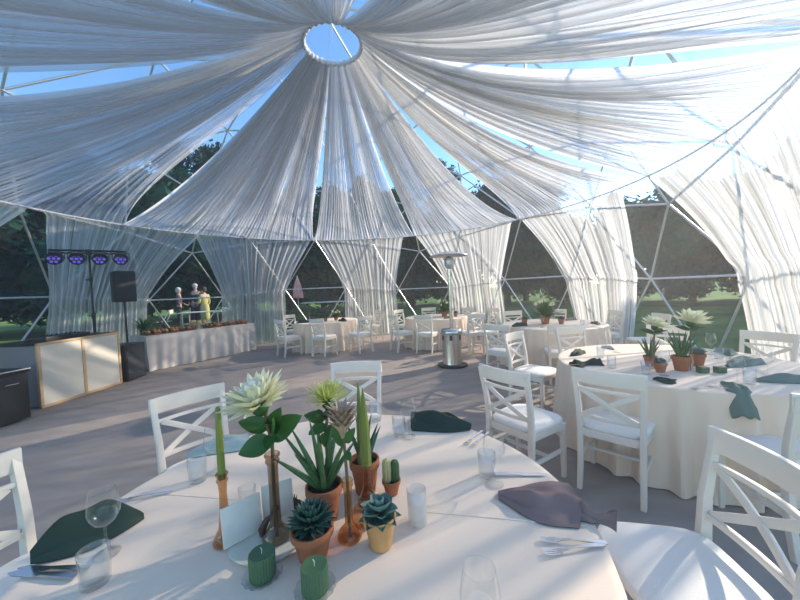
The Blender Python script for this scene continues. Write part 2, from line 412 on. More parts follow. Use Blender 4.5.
def curtain(a0, a1, t0, t1, label, seed=0, floor_w=None, asym=0, folds=17, b0=None, b1=None):
    """a0,a1 top azimuths; t0,t1 azimuths at the tie bar; then straight to the floor"""
    a0, a1, t0, t1 = R(a0), R(a1), R(t0), R(t1)
    b0 = R(b0) if b0 is not None else t0 + R(.3); b1 = R(b1) if b1 is not None else t1 - R(.3)
    rnd = random.Random(seed+50); ph = [rnd.uniform(0, 6.28) for _ in range(8)]
    zt, zm = 3.13, 1.56
    def fn(u, v):
        if v < .5:
            k = v/.5; z = zt + (zm-zt)*k
            e = k + .10*math.sin(PI*k)
            A0 = a0 + (t0-a0)*e; A1 = a1 + (t1-a1)*e
        else:
            k = (v-.5)/.5; z = zm + (.02-zm)*k
            A0 = t0 + (b0-t0)*k; A1 = t1 + (b1-t1)*k
        az = A0 + (A1-A0)*u
        r = math.sqrt(DR*DR - z*z) - .17 - .03*math.sin(PI*v)
        if v < .02: r = 5.03
        q = 2*PI*folds*u
        w_ = .013 + .03*min(1, v*3)
        f = math.sin(q+ph[0]+1.5*math.sin(2*PI*u*2+ph[1])) + .5*math.sin(q*1.8+ph[2]+v*2.0)
        r += w_*f*.8
        if abs(v-.5) < .04: r += .02
        return pol(az + .004*math.sin(q*1.3+ph[3]+v), r, z + (.015*math.sin(q+ph[4]) if v > .99 else 0))
    mb = MB(); mb.grid(fn, 170, 36)
    o = mb.build('curtain', M['curtain'], auto=False)
    return tag(o, label, 'curtain', 'sheer wall curtains drawn together at mid height')
curtain(216, 178.5, 207, 189.5, 'sheer white curtain cut by the left edge of the photo', 1)
curtain(176, 142.5, 171.5, 153.5, 'sheer blue-white curtain behind the stage lights and speaker', 2)
curtain(144.5, 109, 135.5, 117.5, 'sheer curtain between the buffet and the leftmost far round table', 3)
curtain(106.5, 76, 98.3, 81, 'sheer white curtain straight ahead left of the patio heater', 4)
curtain(71.5, 37.5, 63, 45.5, 'sheer white curtain directly right of the patio heater pole', 5)
curtain(34.5, 5, 26.5, 9.2, 'sheer pale curtain with a narrow slit, behind the middle of the right side', 6, b0=25, b1=13)
curtain(-1.5, -35, -9.3, -26, 'sunlit creamy curtain cut by the right edge of the photo', 7)

# ------------------------------------------------------------------ chair
def sq(pts, a, b): return pts, (a, b)
def make_chair():
    t = thing('cross_back_chair', 'chair', 'chair')
    mb = MB()   # puffy seat
    def shell(z0, z1, w0, w1, d0, d1, puff):
        def outline(a):
            c, s_ = math.cos(a), math.sin(a); n = 5
            k = (abs(c)**n+abs(s_)**n)**(-1/n); x, y = c*k, s_*k
            wy = w0 + (w1-w0)*(y*.5+.5)
            y2 = d0 + (d1-d0)*(y*.5+.5) + (.025*(1-x*x) if y > 0 else 0)
            return x*wy/2, y2
        seg = 40; b = MB(); prof = [(1, z0), (1.01, (z0+z1)/2), (.985, z1-.006), (.93, z1), (.7, z1+puff*.6), (.35, z1+puff), (.02, z1+puff*1.05)]
        vs = []
        cy = (d0+d1)/2
        for (k, z) in prof:
            for i in range(seg):
                x, y = outline(2*PI*i/seg); vs.append((x*k, cy+(y-cy)*k, z))
        fs = [(i*seg+k, i*seg+(k+1) % seg, (i+1)*seg+(k+1) % seg, (i+1)*seg+k) for i in range(len(prof)-1) for k in range(seg)]
        fs += [tuple(reversed(range(seg))), tuple((len(prof)-1)*seg+k for k in range(seg))]
        b.add(vs, fs); return b
    shell(.445, .478, .40, .455, -.20, .215, .014).build('seat', M['cushion'], t)
    mb = MB()
    mb.sweep([(-.185, -.195, .415), (.185, -.195, .415)], (.022, .055))
    mb.sweep([(-.205, .185, .415), (.205, .185, .415)], (.022, .055))
    for s in (-1, 1): mb.sweep([(s*.185, -.19, .415), (s*.207, .185, .415)], (.022, .055))
    mb.box((0, 0, .441), (.36, .36, .008))
    mb.build('seat_frame', M['white'], t, bevel=.002)
    for s in (-1, 1):
        mb = MB(); mb.sweep([(s*.19, -.245, 0), (s*.188, -.212, .2), (s*.188, -.20, .44), (s*.193, -.212, .62), (s*.205, -.265, .885)],
                            [(.032, .034), (.036, .040), (.036, .044), (.034, .036), (.032, .026)], up=(0, 1, 0))
        mb.build('leg', M['white'], t, bevel=.003)
        mb = MB(); mb.sweep([(s*.203, .19, 0), (s*.203, .188, .43)], [(.03, .03), (.04, .04)], up=(0, 1, 0))
        mb.build('leg', M['white'], t, bevel=.003)
    def rail(z, hgt, thick, yo, bow=.03, half=.192, n=10):
        b = MB(); pts = []
        for i in range(n+1):
            x = -half + 2*half*i/n; pts.append((x, yo - bow*(1-(x/half)**2), z))
        b.sweep(pts, (thick, hgt)); return b
    rail(.852, .098, .022, -.250, .035, .222).build('top_rail', M['white'], t, bevel=.004)
    rail(.757, .020, .018, -.236, .03).build('back_rail', M['white'], t, bevel=.002)
    rail(.545, .026, .018, -.206, .018).build('back_rail', M['white'], t, bevel=.002)
    for s in (-1, 1):
        b = MB(); pts = []
        for i in range(9):
            k = i/8; x = s*(-.165+.33*k); z = .553+.197*k
            pts.append((x, -.206-.030*k - .026*(1-(x/.19)**2)*1.0 + s*.003, z))
        b.sweep(pts, (.014, .034), up=(0, 1, 0)) if False else b.sweep(pts, (.034, .013), up=(0, 1, 0))
        b.build('cross_bar', M['white'], t, bevel=.002)
    b = MB()
    for s in (-1, 1): b.sweep([(s*.188, -.215, .22), (s*.203, .188, .22)], (.018, .03))
    b.sweep([(-.195, 0, .22), (.195, 0, .22)], (.03, .018))
    b.build('stretcher', M['white'], t, bevel=.002)
    return t
CH = [  # x, y, facing (deg from +x), label
 (-1.25, 2.00, -40, 'white cross-back chair behind the near table, at the left in front of the booth'),
 (-1.475, 1.155, -7, 'white cross-back chair cut by the left edge, nearest the dark green folded napkin'),
 (-.41, 2.56, -90, 'white chair straight across the near table, behind the king proteas'),
 (.95, 2.54, 35, 'white chair seen from behind, between the near table and the heater, seat pointing away right'),
 (1.57, 2.38, 46, 'white cross-back chair tucked at the near side of the large right table, fully in view'),
 (.985, 1.145, 172, 'large white chair at the near right corner with sun stripes on its seat'),
 (2.23, 1.87, 84, 'white chair cut by the right edge behind the largest near chair'),
 (3.62, 3.31, -160, 'white chair on the far right side of the big right table by the sunny curtain'),
 (1.60, 3.92, -49, 'white chair with bright seat at the left side of the big right table'),
 (1.66, 5.25, 47, 'white chair at the left side of the middle right table, just right of the heater'),
 (2.44, 4.97, 75, 'white chair pushed in at the near side of the middle right table'),
 (2.34, 4.14, -81, 'white chair facing this way at the far left edge of the big right table'),
 (2.62, 7.20, -82, 'far chair behind the middle right table, in front of dark trees'),
 (3.45, 7.15, -112, 'far chair behind the plant on the middle right table'),
 (4.06, 6.45, -175, 'chair seen side-on at the right end of the middle right table, before the curtain slit'),
 (4.22, 5.58, 175, 'small chair with round white seat behind the big right table, left of open trees'),
 (3.28, 3.98, -130, 'chair hidden behind the proteas of the big right table'),
 (1.93, 7.35, -40, 'chair at the far left of the middle right table, beside the heater'),
 (-2.78, 8.0, 47, 'leftmost chair of the far left round table, seen from the side'),
 (-3.05, 9.35, -30, 'white chair against the dark window left of the far left table'),
 (-1.87, 7.83, 63, 'chair in the front middle of the far left round table'),
 (-1.02, 8.02, 130, 'chair at the right front of the far left round table'),
 (-.86, 9.70, 215, 'shaded grey chair in front of the far curtain, right of the far left table'),
 (0.02, 7.98, 28, 'left front chair of the far table behind the patio heater'),
 (.12, 9.45, -42, 'small bright chair at far left rear of the table behind the heater'),
 (.62, 7.62, 62, 'front chair of the far table left of the heater, back towards us'),
 (.87, 9.75, -90, 'rear chair behind the flowers of the far table left of the heater'),
 (1.58, 7.42, 112, 'chair right behind the patio heater tank'),
 (1.72, 9.05, 215, 'rear right chair of the far table behind the heater pole'),
 (2.25, 8.55, 200, 'distant chair before the curtain, right of the heater'),
]
chair0 = make_chair()
for i, (x, y, fa, lb) in enumerate(CH):
    rz = R(fa) - PI/2
    if i == 0:
        o = chair0; o.location = (x, y, 0); o.rotation_euler[2] = rz; o['label'] = lb; o['group'] = 'white cross-back chairs'
    else:
        copy_tree(chair0, (x, y, 0), rz, lb, 'white cross-back chairs')

# ------------------------------------------------------------------ round tables
def round_table(x, y, r, label, seed=0, folds=26, crease=False, amp=.028):
    t = thing('round_table', label, 'table', (x, y, 0), 0, 'round tables under cream cloths')
    b = MB(); b.lathe([(r-.02, TT-.03), (r-.012, TT-.026), (r-.012, TT-.006), (.01, TT-.006)], 64, cap0=True)
    b.build('tabletop', M['wood'], t)
    b = MB(); b.lathe([(.05, .02), (.04, .1), (.04, TT-.03)], 16); b.lathe([(.32, 0), (.32, .015), (.05, .05)], 24, cap0=True)
    b.build('pedestal', M['darkm'], t)
    rnd = random.Random(seed); ph = [rnd.uniform(0, 6.28) for _ in range(6)]
    nseg = 300; prof = []
    for k in (0.02, .25, .5, .75, .9, .97): prof.append((r*k, TT, 0))
    prof += [(r*.992, TT-.001, 0), (r+.004, TT-.006, .02), (r+.008, TT-.02, .08)]
    for i in range(1, 13):
        k = i/12; prof.append((r+.010+.045*k, TT-.02-(TT-.03)*k, .15+.85*k))
    vs = []
    for (rr, z, f) in prof:
        for k in range(nseg):
            a = 2*PI*k/nseg
            w_ = math.sin(folds*a+ph[0]+1.3*math.sin(3*a+ph[1])) + .45*math.sin(folds*1.63*a//1*0+round(folds*1.6)*a+ph[2]+1.0*z)
            q = rr + amp*f*w_
            vs.append((q*math.cos(a), q*math.sin(a), z + (0 if f else .0006*math.sin(5*a+rr*9))))
    fs = [(i*nseg+k, (i)*nseg+(k+1) % nseg, (i+1)*nseg+(k+1) % nseg, (i+1)*nseg+k) for i in range(len(prof)-1) for k in range(nseg)]
    fs.append(tuple(range(nseg)))
    fs = [tuple(reversed(f)) for f in fs]
    b = MB(); b.add(vs, fs); c = b.build('tablecloth', M['cloth'], t)
    if crease:
        for (p, q) in crease:
            b = MB(); b.sweep([(p[0]-x, p[1]-y, TT+.0005), ((p[0]+q[0])/2-x, (p[1]+q[1])/2-y, TT+.001), (q[0]-x, q[1]-y, TT+.0005)], (.006, .003))
            b.build('seam', M['cloth'], c, bevel=.001)
    return t
NT = (-.28, 1.14)
round_table(*NT, .88, 'large cream round table in the foreground laden with pots and candles', 1,
            crease=[((-1.08, 1.29), (-.60, 1.21)), ((.03, 1.11), (.56, 1.01))])
round_table(2.48, 2.98, .93, 'big cream round table on the right, second nearest', 2, 30, amp=.03)
round_table(2.85, 6.1, .90, 'cream round table in the middle distance behind the big right one', 3)
round_table(-2.05, 8.9, .85, 'cream round table far at the left beside the buffet curtain', 4)
round_table(.95, 8.6, .82, 'cream round table at the far wall behind the patio heater', 5)

# ------------------------------------------------------------------ tableware
def make_wine():
    t = thing('wine_glass', 'x', 'wine glass')
    b = MB(); b.lathe([(.001, .005), (.012, .004), (.034, .001), (.035, .002), (.034, .0035), (.012, .0065), (.004, .012), (.0035, .05), (.0035, .085), (.006, .092)], 24)
    b.build('stem', M['glass'], t, auto=False)
    b = MB(); b.lathe([(.001, .090), (.012, .093), (.030, .108), (.040, .130), (.0415, .145), (.038, .172), (.0325, .205)], 28)
    b.lathe([(.0318, .205), (.0328, .2065), (.0338, .205), (.0328, .2035), (.0318, .205)], 28)
    b.build('bowl', M['glass'], t, auto=False)
    return t
def make_tumbler(m='glassw', h=.1, r=.036, name='tumbler', cat='glass'):
    b = MB(); b.lathe([(.001, .001), (r*.88, .001), (r*.93, .004), (r, h), (r-.002, h+.001), (r-.004, h-.002), (r*.93-.004, .014), (.001, .012)], 28)
    return b.build(name, M[m], auto=False)
def make_fork():
    b = MB()
    b.sweep([(0, -.10, .004), (0, -.06, .006), (0, .0, .009), (0, .03, .006), (0, .045, .004)], [(.016, .003), (.012, .003), (.006, .003), (.008, .003), (.022, .002)])
    for x in (-.009, -.003, .003, .009):
        b.sweep([(x, .043, .004), (x, .07, .004), (x*.95, .09, .009)], [(.0036, .002), (.003, .002), (.002, .0015)])
    return b.build('fork', M['cutlery'])
def make_knife():
    b = MB(); b.sweep([(0, -.11, .005), (0, -.06, .007), (0, 0, .006), (0, .02, .004), (0, .09, .004), (0, .115, .004)], [(.016, .005), (.017, .006), (.012, .005), (.018, .002), (.020, .0015), (.004, .001)])
    return b.build('knife', M['cutlery'])
def place(proto, items, cat=None, group=None, first=[None]):
    for i, it in enumerate(items):
        x, y, rz, lb = it[:4]; z = it[4] if len(it) > 4 else TT+.002
        o = proto if i == 0 else copy_tree(proto)
        o.location = (x, y, z); o.rotation_euler[2] = R(rz)
        tag(o, lb, cat, group)
    return proto
WG = make_wine()
place(WG, [
 (-.938, .974, 0, 'wine glass in front of the dark green folded napkin on the near table'),
 (-.853, 1.418, 0, 'wine glass beside the water tumbler before the left rear chair'),
 (.016, 1.675, 0, 'wine glass left of the dark green napkin at the far edge of near table'),
 (.34, 1.244, 0, 'tall wine glass left of the mauve napkin'),
 (.137, .640, 0, 'left one of the two glasses at the bottom edge of the near table'),
 (3.04, 3.17, 0, 'wine glass standing behind the green candles on the big right table'),
 (2.38, 2.29, 0, 'wine glass behind the hanging sage napkin at the near edge of the big right table'),
 (2.07, 2.55, 0, 'wine glass nearest the terracotta pots on the big right table'),
 (1.92, 3.10, 0, 'wine glass on the left part of the big right table'),
 (2.78, 2.45, 0, 'wine glass at the right end of the big right table'),
 (2.30, 3.45, 0, 'wine glass at the far left rim of the big right table'),
 (2.45, 5.62, 0, 'wine glass on the near rim of the middle right table'),
 (-1.8, 8.35, 0, 'wine glass on the far left round table'),
 (.75, 8.1, 0, 'wine glass on the far table behind the heater'),
], 'wine glass', 'wine glasses')
TU = make_tumbler()
place(TU, [
 (-.877, .873, 0, 'clear tumbler of water nearest the left napkin on the near table'),
 (-.893, 1.354, 0, 'clear water tumbler before the left rear chair'),
 (-.035, 1.703, 0, 'tumbler left of the far wine glass and dark green napkin'),
 (.325, 1.30, 0, 'tumbler directly behind the tall wine glass by the mauve napkin'),
 (-.175, 1.915, 0, 'small tumbler at the far edge in front of the chair straight across'),
 (.205, .575, 0, 'right one of the two glasses at the bottom edge of the near table'),
 (2.46, 2.28, 0, 'tumbler beside the hanging sage napkin on the big right table'),
 (1.85, 2.85, 0, 'tumbler at the left of the big right table between green napkins and pots'),
 (2.00, 3.25, 0, 'tumbler at the far left of the big right table'),
 (1.98, 2.62, 0, 'tumbler left of the potted plants on the big right table'),
 (2.95, 3.0, 0, 'tumbler in front of the far green napkins on the big right table'),
 (3.2, 5.7, 0, 'tumbler on the middle right table'),
], 'glass', 'water tumblers')
t = make_tumbler('frost', .116, .033, 'candle_glass'); t.location = (.027, 1.052, TT+.002); tag(t, 'frosted tall votive glass right of the ochre pot', 'votive glass')
t = make_tumbler('glass', .072, .031, 'candle_glass'); t.location = (-.597, 1.177, TT+.002); tag(t, 'low clear votive glass behind the white cards', 'votive glass')
FK = make_fork()
place(FK, [
 (-1.05, 1.255, 105, 'fork left of the near table rim, lying left behind the wine glass'),
 (.345, 1.63, 140, 'fork on the far right of the near table below the back of a chair'),
 (.375, 1.61, 140, 'second fork, right one of the pair at the near table far rim'),
 (.48, .945, 83, 'dessert fork nearest the mauve napkin, front right'),
 (.47, .915, 97, 'dessert spoon-like fork crossing under the other, front right'),
 (2.06, 2.22, 100, 'fork near the front rim of the big right table'),
 (2.2, 2.20, 20, 'fork beside the hanging sage napkin'),
], 'fork', 'forks')
KN = make_knife()
place(KN, [
 (-1.05, .925, 86, 'knife with blue sheen at the left rim of the near table'),
 (-1.06, .905, 84, 'second knife lying just before the other at the left rim'),
 (.45, 1.295, -94, 'knife behind the mauve napkin on the near table'),
 (2.75, 2.30, 60, 'knife at the right front of the big right table'),
], 'knife', 'knives')

def napkin(x, y, rz, L, W, H, label, m='napg', style='fan', seed=0, z=None, drop=0):
    """folded linen napkin; local +x from the narrow tip to the wide end"""
    rnd = random.Random(seed); ph = [rnd.uniform(0, 6) for _ in range(5)]
    def fn(u, v):
        a = (v-.5)*2
        if style == 'fan': wd = W*(.18+.82*math.sin(min(1, u*1.15)*PI/2)**1.1); xx = L*(u-.5) - .12*L*a*a*u
        elif style == 'bow': wd = W*(.30+.70*abs(2*u-1)**1.2); xx = L*(u-.5)
        else: wd = W*(1-.93*abs(2*u-1)**1.4); xx = L*(u-.5)
        yy = wd*.5*a
        hp = H*(1-abs(a)**(1.15 if style == 'leaf' else 2.6))*(math.sin(PI*min(1, u*.92+.06))**.55 if style == 'leaf' else (.55+.45*abs(2*u-1) if style == 'bow' else min(1, .35+1.5*u)*(1-.35*u)))
        hp *= 1 + .28*math.sin(7*a+ph[0]+2*u) + .12*math.sin(13*u+ph[1]+4*a)
        zz = max(.003, hp)
        if drop:   # falls over the table rim
            k = max(0, (u-(1-drop))/drop); zz -= .16*k**1.5; 
        return (xx, yy + .01*math.sin(6*u+ph[2]), zz)
    b = MB(); b.grid(fn, 36, 28)
    if not drop: b.grid(lambda u, v: (*fn(u, v)[:2], .001), 36, 28, True)
    o = b.build('napkin', M[m], auto=False, solid=.003 if drop else 0)
    o.location = (x, y, (TT+.002) if z is None else z); o.rotation_euler = (0, 0, R(rz))
    return tag(o, label, 'napkin', 'folded linen napkins')
napkin(-1.055, 1.05, 42, .27, .17, .085, 'dark green folded napkin at the left rim of the near table', style='leaf', seed=1)
napkin(.20, 1.81, 158, .34, .24, .075, 'dark green folded napkin at the far right rim of the near table', seed=2)
mauve = napkin(.46, 1.13, -14, .27, .25, .045, 'mauve brown folded napkin at the right rim of the near table', 'napm', seed=3)
tail = napkin(.615, 1.03, -35, .10, .09, .035, 'pinched tail end of the mauve napkin at the table rim', 'napm', 'bow', 4)
for key in ('label', 'category', 'group'): del tail[key]
tail.name = 'napkin_tail'
tail.matrix_basis = (Matrix.Translation(mauve.location) @ mauve.rotation_euler.to_matrix().to_4x4()).inverted() @ (Matrix.Translation(tail.location) @ tail.rotation_euler.to_matrix().to_4x4())
tail.parent = mauve
napkin(-.96, 1.64, 30, .28, .17, .05, 'pale sage green napkin before the left rear chair', 'napw', seed=5)
napkin(1.86, 3.44, 40, .26, .13, .05, 'dark green napkin at the far left rim of the big right table', seed=6)
napkin(1.69, 2.97, 10, .25, .16, .05, 'dark green pinched napkin at the left rim of the big right table', style='bow', seed=7)
napkin(1.95, 2.40, -50, .14, .10, .035, 'small dark napkin at the near rim behind the fully visible chair', seed=8)
napkin(3.20, 3.17, 60, .24, .16, .05, 'sage napkin at the far right rim of the big right table', 'napl', seed=9)
napkin(2.92, 2.78, 20, .42, .20, .055, 'long sage napkin in the middle of the right half of the big right table', 'napl', seed=10)
napkin(2.24, 2.16, -110, .30, .14, .04, 'sage napkin hanging over the near rim of the big right table', 'napl', seed=11, drop=.35)
napkin(2.72, 2.30, -10, .34, .18, .05, 'sage napkin cut by the right edge on the big right table', 'napl', seed=12)
napkin(2.36, 3.68, 80, .22, .10, .03, 'flat grey napkin at the far rim of the big right table', 'greycloth', seed=13)
napkin(2.16, 5.93, 20, .32, .16, .07, 'dark napkin at the left of the middle right table', seed=14)
napkin(3.40, 6.50, 20, .28, .14, .05, 'dark mauve napkin at the far rim of the middle right table', 'napm', seed=15)
napkin(3.50, 5.80, 70, .30, .14, .04, 'dark green napkin at the right end of the middle right table', seed=16)
napkin(-2.55, 8.45, 20, .34, .20, .08, 'dark napkin at the left of the far left round table', seed=17)
napkin(-1.50, 8.45, 120, .30, .2, .09, 'dark napkin at the right of the far left round table', seed=18)
napkin(.45, 8.2, 40, .3, .16, .07, 'dark napkin at the left of the far table behind the heater', seed=19)
napkin(1.15, 7.98, 40, .3, .14, .05, 'dark napkin near the heater on the far table', seed=20)

# ------------------------------------------------------------------ plants and vases
def lance(b, base, dirv, L, W, bend=0.0, up=Vector((0, 0, 1)), thick=0.0, n=7, cup=.25, nw=4):
    """lance or ovate leaf from base along dirv"""
    d = Vector(dirv).normalized(); s_ = d.cross(up)
    if s_.length < 1e-3: s_ = Vector((1, 0, 0))
    s_.normalize(); nrm = s_.cross(d).normalized(); base = Vector(base)
    def fn(u, v, off=0):
        k = v; a = (u-.5)*2
        wd = W*(math.sin(PI*min(1, k**.75*.97+.03))**.8)
        p = base + d*L*k + nrm*(bend*L*k*k) + s_*wd*.5*a + nrm*(cup*wd*.5*a*a)
        return p - nrm*off*(1-abs(a)**2)*math.sin(PI*min(1, k*.9+.1))
    b.grid(fn, nw, n)
    if thick: b.grid(lambda u, v: fn(u, v, thick), nw, n, True)
def pot_parts(t, r, h, m, soil=True):
    b = MB(); b.lathe([(.001, 0), (r*.68, 0), (r*.70, .004), (r*.93, h*.74), (r*.94, h*.76), (r*1.04, h*.77), (r*1.06, h*.80), (r*1.06, h*.98), (r*1.03, h), (r*.94, h), (r*.92, h*.9), (r*.9, h*.86)], 32)
    b.build('pot', M[m], t)
    b = MB(); b.lathe([(r*.94, h*.85), (r*.5, h*.89), (.001, h*.9)], 20); b.build('soil', M['soil'], t)
def aloe(t, h0, n, L, W, m='aloe', seed=0, spread=.5):
    rnd = random.Random(seed); b = MB()
    for i in range(n):
        a = i*2.4+rnd.uniform(-.2, .2); k = (i+.5)/n; tilt = spread*k**.8
        d = Vector((math.cos(a)*math.sin(tilt), math.sin(a)*math.sin(tilt), math.cos(tilt)))
        l = L*(1-.35*k*rnd.random()); base = Vector((math.cos(a)*.008, math.sin(a)*.008, h0))
        pts = [base + d*l*q + Vector((math.cos(a), math.sin(a), 0))*(.10*l*q*q) for q in (0, .2, .4, .6, .8, .93, 1)]
        b.tube(pts, [W*.42, W*.5, W*.45, W*.36, W*.22, W*.1, .0006], 6)
    return b.build('foliage', M[m], t)
def echeveria(t, h0, R0, m, seed=0, rings=((.3, 5, .9), (.55, 7, .6), (.8, 9, .35), (1, 10, .12)), W=.45):
    rnd = random.Random(seed); b = MB()
    for (rad, n, el) in rings:
        for i in range(n):
            a = 2*PI*i/n + rad*5+rnd.uniform(-.1, .1)
            d = Vector((math.cos(a)*math.cos(el), math.sin(a)*math.cos(el), math.sin(el)))
            lance(b, (0, 0, h0+.012*(1-rad)), d, R0*(.55+.45*rad), R0*W*(.6+.4*rad), .15, thick=R0*.07, cup=.55)
    return b.build('foliage', M[m], t)
def potted(name, x, y, r, h, potm, label, z=TT+.002, cat='potted plant'):
    t = thing(name, label, cat, (x, y, z)); pot_parts(t, r, h, potm); return t

# foreground group
t = potted('potted_aloe', -.291, 1.10, .060, .118, 'terra', 'terracotta pot with upright aloe at the centre of the near table'); aloe(t, .1, 13, .24, .022, seed=1, spread=.75)
t = potted('potted_succulent', -.290, .938, .060, .088, 'terra', 'terracotta pot with dark green rosette succulent in the front row'); echeveria(t, .1, .075, 'succ', 2, W=.26, rings=((.35, 9, 1.2), (.6, 13, .9), (.8, 16, .6), (1, 18, .25), (1, 14, -.1)))
t = potted('potted_succulent', -.091, .966, .048, .094, 'ochre', 'ochre clay pot with pale blue-green rosette succulent'); echeveria(t, .10, .064, 'succ2', 3, W=.80, rings=((.4, 3, 1.1), (.7, 5, .65), (1, 6, .22)))
b = MB()
for i in range(9):
    a = 2*PI*i/9; lance(b, (0, 0, .094), (math.cos(a), math.sin(a), -.12), .068, .038, .05, thick=.004, cup=.4)
b.build('outer_leaves', M['succ'], t)
t = potted('potted_aloe', -.165, 1.235, .055, .13, 'terra', 'terracotta pot behind with dark narrow leaves beside the tapers'); aloe(t, .11, 9, .19, .02, 'succ', seed=4, spread=.4)
t = potted('potted_cactus', -.063, 1.215, .034, .055, 'terra', 'tiny terracotta pot with two stubby cactus columns')
for sx, mm, hh, rr in ((-.015, 'cactusy', .095, .017), (.015, 'cactus', .09, .016)):
    b = MB(); b.lathe([(rr*.8, .04), (rr, .06), (rr, .04+hh*.8), (rr*.75, .04+hh*.95), (.001, .04+hh)], 32, (sx, 0, 0), fn=lambda a, i: 1+.08*math.cos(10*a))
    b.build('cactus_column', M[mm], t)

def protea(t, c, Rr, tilt=(0, 0), seed=0, yellow=False):
    rnd = random.Random(seed); mt = Matrix.Rotation(tilt[0], 3, 'X') @ Matrix.Rotation(tilt[1], 3, 'Y'); c = Vector(c)
    b = MB(); b2 = MB(); b3 = MB()
    for ri, (n, el, L, off) in enumerate(((16, .12, 1.0, -.2), (16, .45, 1.0, 0), (15, .8, .92, .1), (12, 1.1, .75, .12))):
        for i in range(n):
            a = 2*PI*(i+.5*ri)/n + rnd.uniform(-.1, .1); e = el + rnd.uniform(-.1, .12)
            d = mt @ Vector((math.cos(a)*math.cos(e), math.sin(a)*math.cos(e), math.sin(e)))
            base = c + mt @ Vector((math.cos(a)*Rr*.18, math.sin(a)*Rr*.18, Rr*off*.4))
            lance(b if ri < 3 else b2, base, d, Rr*L*rnd.uniform(.85, 1.08), Rr*(.30 if not yellow else .13), .12, up=mt @ Vector((0, 0, 1)), cup=.6, n=6, nw=2)
    if yellow:
        for i in range(60):
            a = rnd.uniform(0, 2*PI); e = rnd.uniform(.5, 1.5)
            d = mt @ Vector((math.cos(a)*math.cos(e), math.sin(a)*math.cos(e), math.sin(e)))
            lance(b2, c, d, Rr*rnd.uniform(.7, .95), Rr*.06, .1, up=mt @ Vector((0, 0, 1)), cup=.3, n=5, nw=2)
    b.build('bract', M['petaly' if yellow else 'petal'], t).name = 'flower'
    b2.build('inner_bracts', M['petaly' if yellow else 'petal'], t)
    if not yellow:
        b3.blob(c + mt @ Vector((0, 0, Rr*.42)), Rr*.36, 3, .25, seed, (1, 1, .8)); b3.build('flower_centre', M['fluff'], t)
    b = MB(); b.blob(c - mt @ Vector((0, 0, Rr*.18)), Rr*.26, 2, .1, seed, (1, 1, 1.1)); b.build('flower_base', M['leaf'], t)
def leaves(t, lst, m='leaf'):
    b = MB()
    for (base, d, L, W, bend) in lst: lance(b, base, d, L, W, bend, up=Vector((.2, -1, .8)), cup=.25, n=9, nw=6)
    b.build('leaves', M[m], t, auto=False)

# smoked tall vase with king protea
v = thing('bud_vase', 'tall smoked-glass bud vase behind the rosette succulent, holding the king protea', 'vase', (-.426, 1.009, TT+.002))
b = MB(); b.lathe([(.001, .001), (.040, .001), (.043, .006), (.040, .022), (.026, .038), (.017, .055), (.0155, .15), (.0165, .245), (.022, .252), (.022, .258), (.017, .263), (.024, .270), (.024, .276), (.019, .280)], 28)
b.build('vessel', M['smoke'], v, auto=False)
p = thing('king_protea', 'large creamy king protea with broad leaves in the smoked glass vase', 'flower', (-.426, 1.009, TT+.012))
b = MB(); b.tube([(0, 0, .0), (0, 0, .2), (.003, 0, .3), (-.008, -.005, .37), (-.012, -.005, .41)], .006, 8); b.build('stem', M['stem'], p)
protea(p, (-.030, -.01, .435), .100, (R(10), R(-14)), 3)
leaves(p, [((-.0, 0, .32), (.8, -.1, .55), .125, .075, -.05), ((-.005, 0, .33), (.55, -.2, 1.0), .105, .055, .0), ((0, 0, .31), (-.95, -.35, -.25), .10, .07, -.05),
           ((-.005, 0, .35), (-.9, -.2, .35), .095, .055, -.1), ((0, 0, .36), (.1, -1, .25), .06, .045, .2), ((0, 0, .33), (.15, -.8, -.5), .06, .04, .1), ((0, 0, .34), (.45, -.3, .3), .10, .05, .5)])
# amber bottle vase with protea bud
v = thing('bud_vase', 'amber glass bud vase with flared foot, right of the rosette succulent', 'vase', (-.190, .996, TT+.002))
b = MB(); b.lathe([(.001, .001), (.034, .001), (.039, .010), (.037, .024), (.024, .038), (.013, .052), (.0125, .14), (.014, .168), (.018, .172), (.018, .177), (.014, .182), (.018, .187), (.016, .192)], 28)
b.build('vessel', M['amber'], v, auto=False)
p = thing('protea_bud', 'closed brownish protea bud on a stem in the amber vase', 'flower', (-.190, .996, TT+.01))
b = MB(); b.tube([(0, 0, 0), (0, 0, .2), (-.003, 0, .28), (-.006, 0, .33)], .005, 8); b.build('stem', M['stem'], p)
b = MB()
for ri in range(5):
    for i in range(9):
        a = 2*PI*(i+.5*ri)/9; base = Vector((-.007+.006*math.cos(a), .006*math.sin(a), .315+.012*ri))
        lance(b, base, (math.cos(a)*.28, math.sin(a)*.28, 1), .075, .022, -.35, cup=.6, n=6, nw=2)
b.build('bud', M['petalp'], p)
leaves(p, [((-.005, 0, .29), (-.4, -.2, .8), .08, .03, .1), ((0, 0, .30), (.5, -.2, .7), .07, .03, .1), ((0, 0, .27), (.3, -.5, -.2), .04, .025, 0)])
